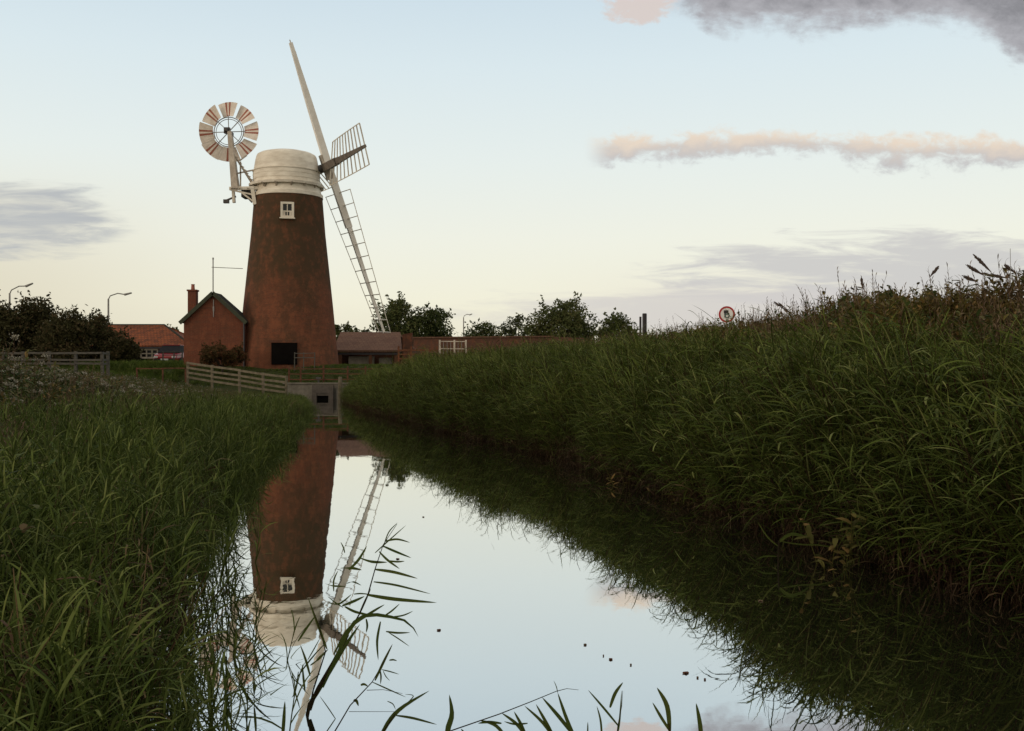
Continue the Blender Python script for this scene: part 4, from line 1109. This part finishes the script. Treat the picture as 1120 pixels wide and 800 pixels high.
reed('broken reed stem angled up to the right with few short leaves', 4.2,
 [(zz((130,840),(210,705),(290,620),(330,550),(362,485)), .0035, .001), (zz((205,728),(300,728),(375,728)), .0012,.0008), (zz((270,650),(330,648),(400,662)), .0014, .0008)],
 [(zz((300,615),(330,550,0),(364,482,.05)), 3.6), (zz((290,620),(345,645,.05),(412,675,.1)), 2.2), (zz((325,575),(355,582,0),(388,592,0)), 1.8), (zz((352,541),(366,539,0),(380,543,0)), 2.4),
  (zz((330,580),(340,600,0),(354,615,0)), 1.4), (zz((318,575),(322,600,0),(320,628,0)), 2.4), (zz((222,690),(232,688,0),(240,708,0)), 4.4), (zz((248,632),(260,628,0),(275,636,0)), 3.4)])
reed('broad dark reed leaf rising from the bottom edge left of centre', 4.0,
 [(zz((300,850),(330,800),(375,735)), .004, .002)],
 [(zz((310,840),(350,765,0),(400,712,.05),(498,652,.1)), 6.0), (zz((378,742),(440,752,.05),(525,775,.1)), 4.0), (zz((400,712),(440,672,0),(410,665,0)), 1.4), (zz((345,690),(365,700,0),(375,720,0)), 1.6)])
y_ = lambda x, y, dz=0: (480+x/3.5, 730+y/3.5, dz)
def yy(*a): return [y_(*p) for p in a]
reed('single upright green reed blade at the bottom edge', 3.9, [], [(yy((36,300),(34,240,0),(50,180,0),(40,105,0)), 7.5)])
reed('drooping reed arching right over the bottom edge with hanging leaves', 3.9,
 [(yy((-60,300),(50,242),(230,180),(350,133),(450,92),(490,82),(535,87)), .0028, .0008)],
 [(yy((270,290),(220,225,0),(155,203,0)), 5), (yy((350,290),(300,220,0),(240,175,0)), 5), (yy((460,300),(400,215,0),(328,148,0)), 4.6), (yy((450,290),(415,220,0),(372,142,0)), 5), (yy((540,290),(460,190,.05),(395,115,0)), 5.5),
  (yy((530,290),(490,200,0),(455,98,0)), 5.0), (yy((340,280),(315,220,0),(288,170,0)), 4.5), (yy((240,215),(190,210,0),(150,215,0)), 4.0), (yy((340,215),(290,218,0),(250,208,0)), 3.0), (yy((455,98),(450,75,0),(440,52,0)), 1.2), (yy((100,270),(95,250,0),(85,236,0)), 3)])
reed('forked thin reed shoot right of the drooping reed', 3.9,
 [(yy((675,330),(685,225),(700,150),(704,90)), .0022, .0008)],
 [(yy((690,228),(630,155,0),(572,88,0)), 3.2), (yy((655,155),(675,100,0),(705,58,0)), 4.6), (yy((625,300),(620,210,0),(605,150,0)), 2.8), (yy((672,290),(690,220,0),(700,90,0)), 2.6), (yy((568,290),(570,240,0),(570,210,0)), 2)])
reed('two-bladed green reed shoot at the bottom edge right of the forked shoot', 3.9,
 [(yy((890,330),(884,235),(880,215)), .0025, .002)],
 [(yy((888,250),(850,190,0),(818,135,0)), 4.2), (yy((884,250),(874,150,0),(835,78,0)), 6.5)])
reed('rightmost green reed blade at the bottom edge', 3.9, [], [(yy((1008,320),(1000,220,0),(985,138,0)), 6.0)])
reed('short green reed blade at the bottom edge left of the bent reed', 3.9, [], [((zz((-38,840),(-32,760),(-28,690))), 5.0)])
x_ = lambda x, y, dz=0: (720+x/2.667, 500+y/2.667, dz)
def xx(*a): return [x_(*p) for p in a]
reed('pale broken reed arching over the dark right water', 8.0,
 [(xx((352,470),(350,380),(350,290),(352,245)), .010, .006)],
 [(xx((350,250),(390,225,0),(450,240,.1)), 4.5), (xx((352,262),(320,235,0),(290,190,0)), 2.0), (xx((352,245),(410,255,0),(500,262,0),(560,310,0),(640,385,0)), 2.0), (xx((345,290),(310,290,0),(285,300,0)), 2), (xx((355,400),(400,415,0),(470,402,0)), 2.5), (xx((350,430),(375,460,0),(400,490,0)), 1.8)])
reed('pale reed with drooping tip at the foot of the right reeds', 7.4,
 [(xx((800,420),(802,370),(780,310)), .007, .004)],
 [(xx((800,385),(800,340,0),(775,290,0)), 3.5), (xx((795,350),(765,310,0),(735,292,0)), 3.0), (xx((700,330),(700,280,0),(698,260,0)), 2)])

# plumed reeds on the skyline of the right bank
def plume_reed(px, py, D, dx, dy, label, size=1.0):
    tip = P(px, py, D); base = Vector((tip.x+dx*.5, D, float(G(tip.x+dx*.5, D))-.05)); 
    root = empty('plumed_reed', base, label, 'reed', 'plumed reeds on the right bank skyline')
    mid = base.lerp(tip, .6)+Vector((.10,0,.15)); neck = tip+Vector((dx*.75,0,-abs(dy)*.7-.02)); pts = [base, base.lerp(mid,.5), mid, neck]
    m = MB(); m.tube(pts, [.006,.005,.004,.0025], 5); m.build('stem', 'straw', root)
    m = MB(); ax = (tip-neck); L = ax.length
    for k in range(60):
        t = random.random(); p = neck+ax*t; w = .05*size*math.sin(math.pi*(.15+.8*t)); d = Vector((random.gauss(0,1), random.gauss(0,1), random.gauss(0,1))).normalized()*w*.5+ax.normalized()*.08
        s_ = d.cross(Vector((0,1,0))).normalized()*.006; m.add([p-s_, p+s_, p+d+s_*.5, p+d-s_*.5], [(0,1,2,3)])
    m.build('plume', 'plume', root)
    for k in range(3):
        p = base.lerp(mid, .5+.2*k); m = MB(); s_ = 1 if k % 2 else -1
        q = [p, p+Vector((s_*.14,0,.14)), p+Vector((s_*.32,.03,.10))]
        sd_ = Vector((0,.3,1)).normalized()*.009
        m.add([q[0]-sd_*.5,q[0]+sd_*.5,q[1]+sd_,q[1]-sd_,q[2]], [(0,1,2,3),(3,2,4)]); m.build('leaf', 'reed_leaf', root)
for i, (px, py, D, dx, dy, lb) in enumerate(((1069,283,12.0,.22,.2,'highest plumed reed near the right edge, its head tipped left'), (1062,293,12.3,.2,.1,'plumed reed with a small head just below the highest plume'),
      (1078,300,12.0,.35,.04,'plumed reed with a nearly horizontal head under the highest plume'), (1058,304,12.4,.18,.05,'low plumed reed left of the horizontal plume'),
      (1023,296,13.5,-.1,.1,'lone upright plumed reed on the skyline left of the tallest plumes'), (1104,294,11.5,.1,.05,'plumed reed nearest the right edge of the view'),
      (943,309,16,.03,.15,'thin upright plumed reed above the leftmost skyline bush'), (849,332,20,.25,.1,'leftmost plumed reed on the skyline, right of the road sign'), (857,338,20,.2,.1,'small drooping plume beside the leftmost plumed reed'))):
    plume_reed(px, py, D, dx, dy, lb, D/12)
m = MB(); p = P(1105,272,11.4); m.tube([(p.x+.02,11.4,1.5),(p.x,11.4,p.z)], [.006,.003], 6); tag(m.build('cane', 'grey_metal'), 'thin straight upright cane in the reeds by the right edge', 'cane')

# floating leaves
def floaters():
    sp = [(750,737,13),(763,742,4),(771,744,4),(640,706,6),(668,722,7),(463,566,5),(480,690,8),(690,728,4),(435,612,7),(832,658,9),(660,718,3)]
    for i, (px, py, w) in enumerate(sp):
        D = CZ*F_PX/(py-HZ); p = P(px, py, D); L = w*.6/F_PX*D; a = random.uniform(-.6,.6); M = Matrix.Rotation(a, 3, 'Z'); m = MB(); n = 8; top = []
        for k in range(n):
            t = 2*math.pi*k/n; top.append(p+M@Vector((L*.5*math.cos(t), L*.2*math.sin(t)*(1.2 if k % 2 else .9), .006+.004*math.sin(3*t))))
        m.poly(top, .004, (0,0,-1))
        tag(m.build('floating_leaf', 'straw' if i % 2 else 'brown_timber'), 'small dark fallen leaf floating on the still water', 'leaf', 'leaves floating on the water')
floaters()
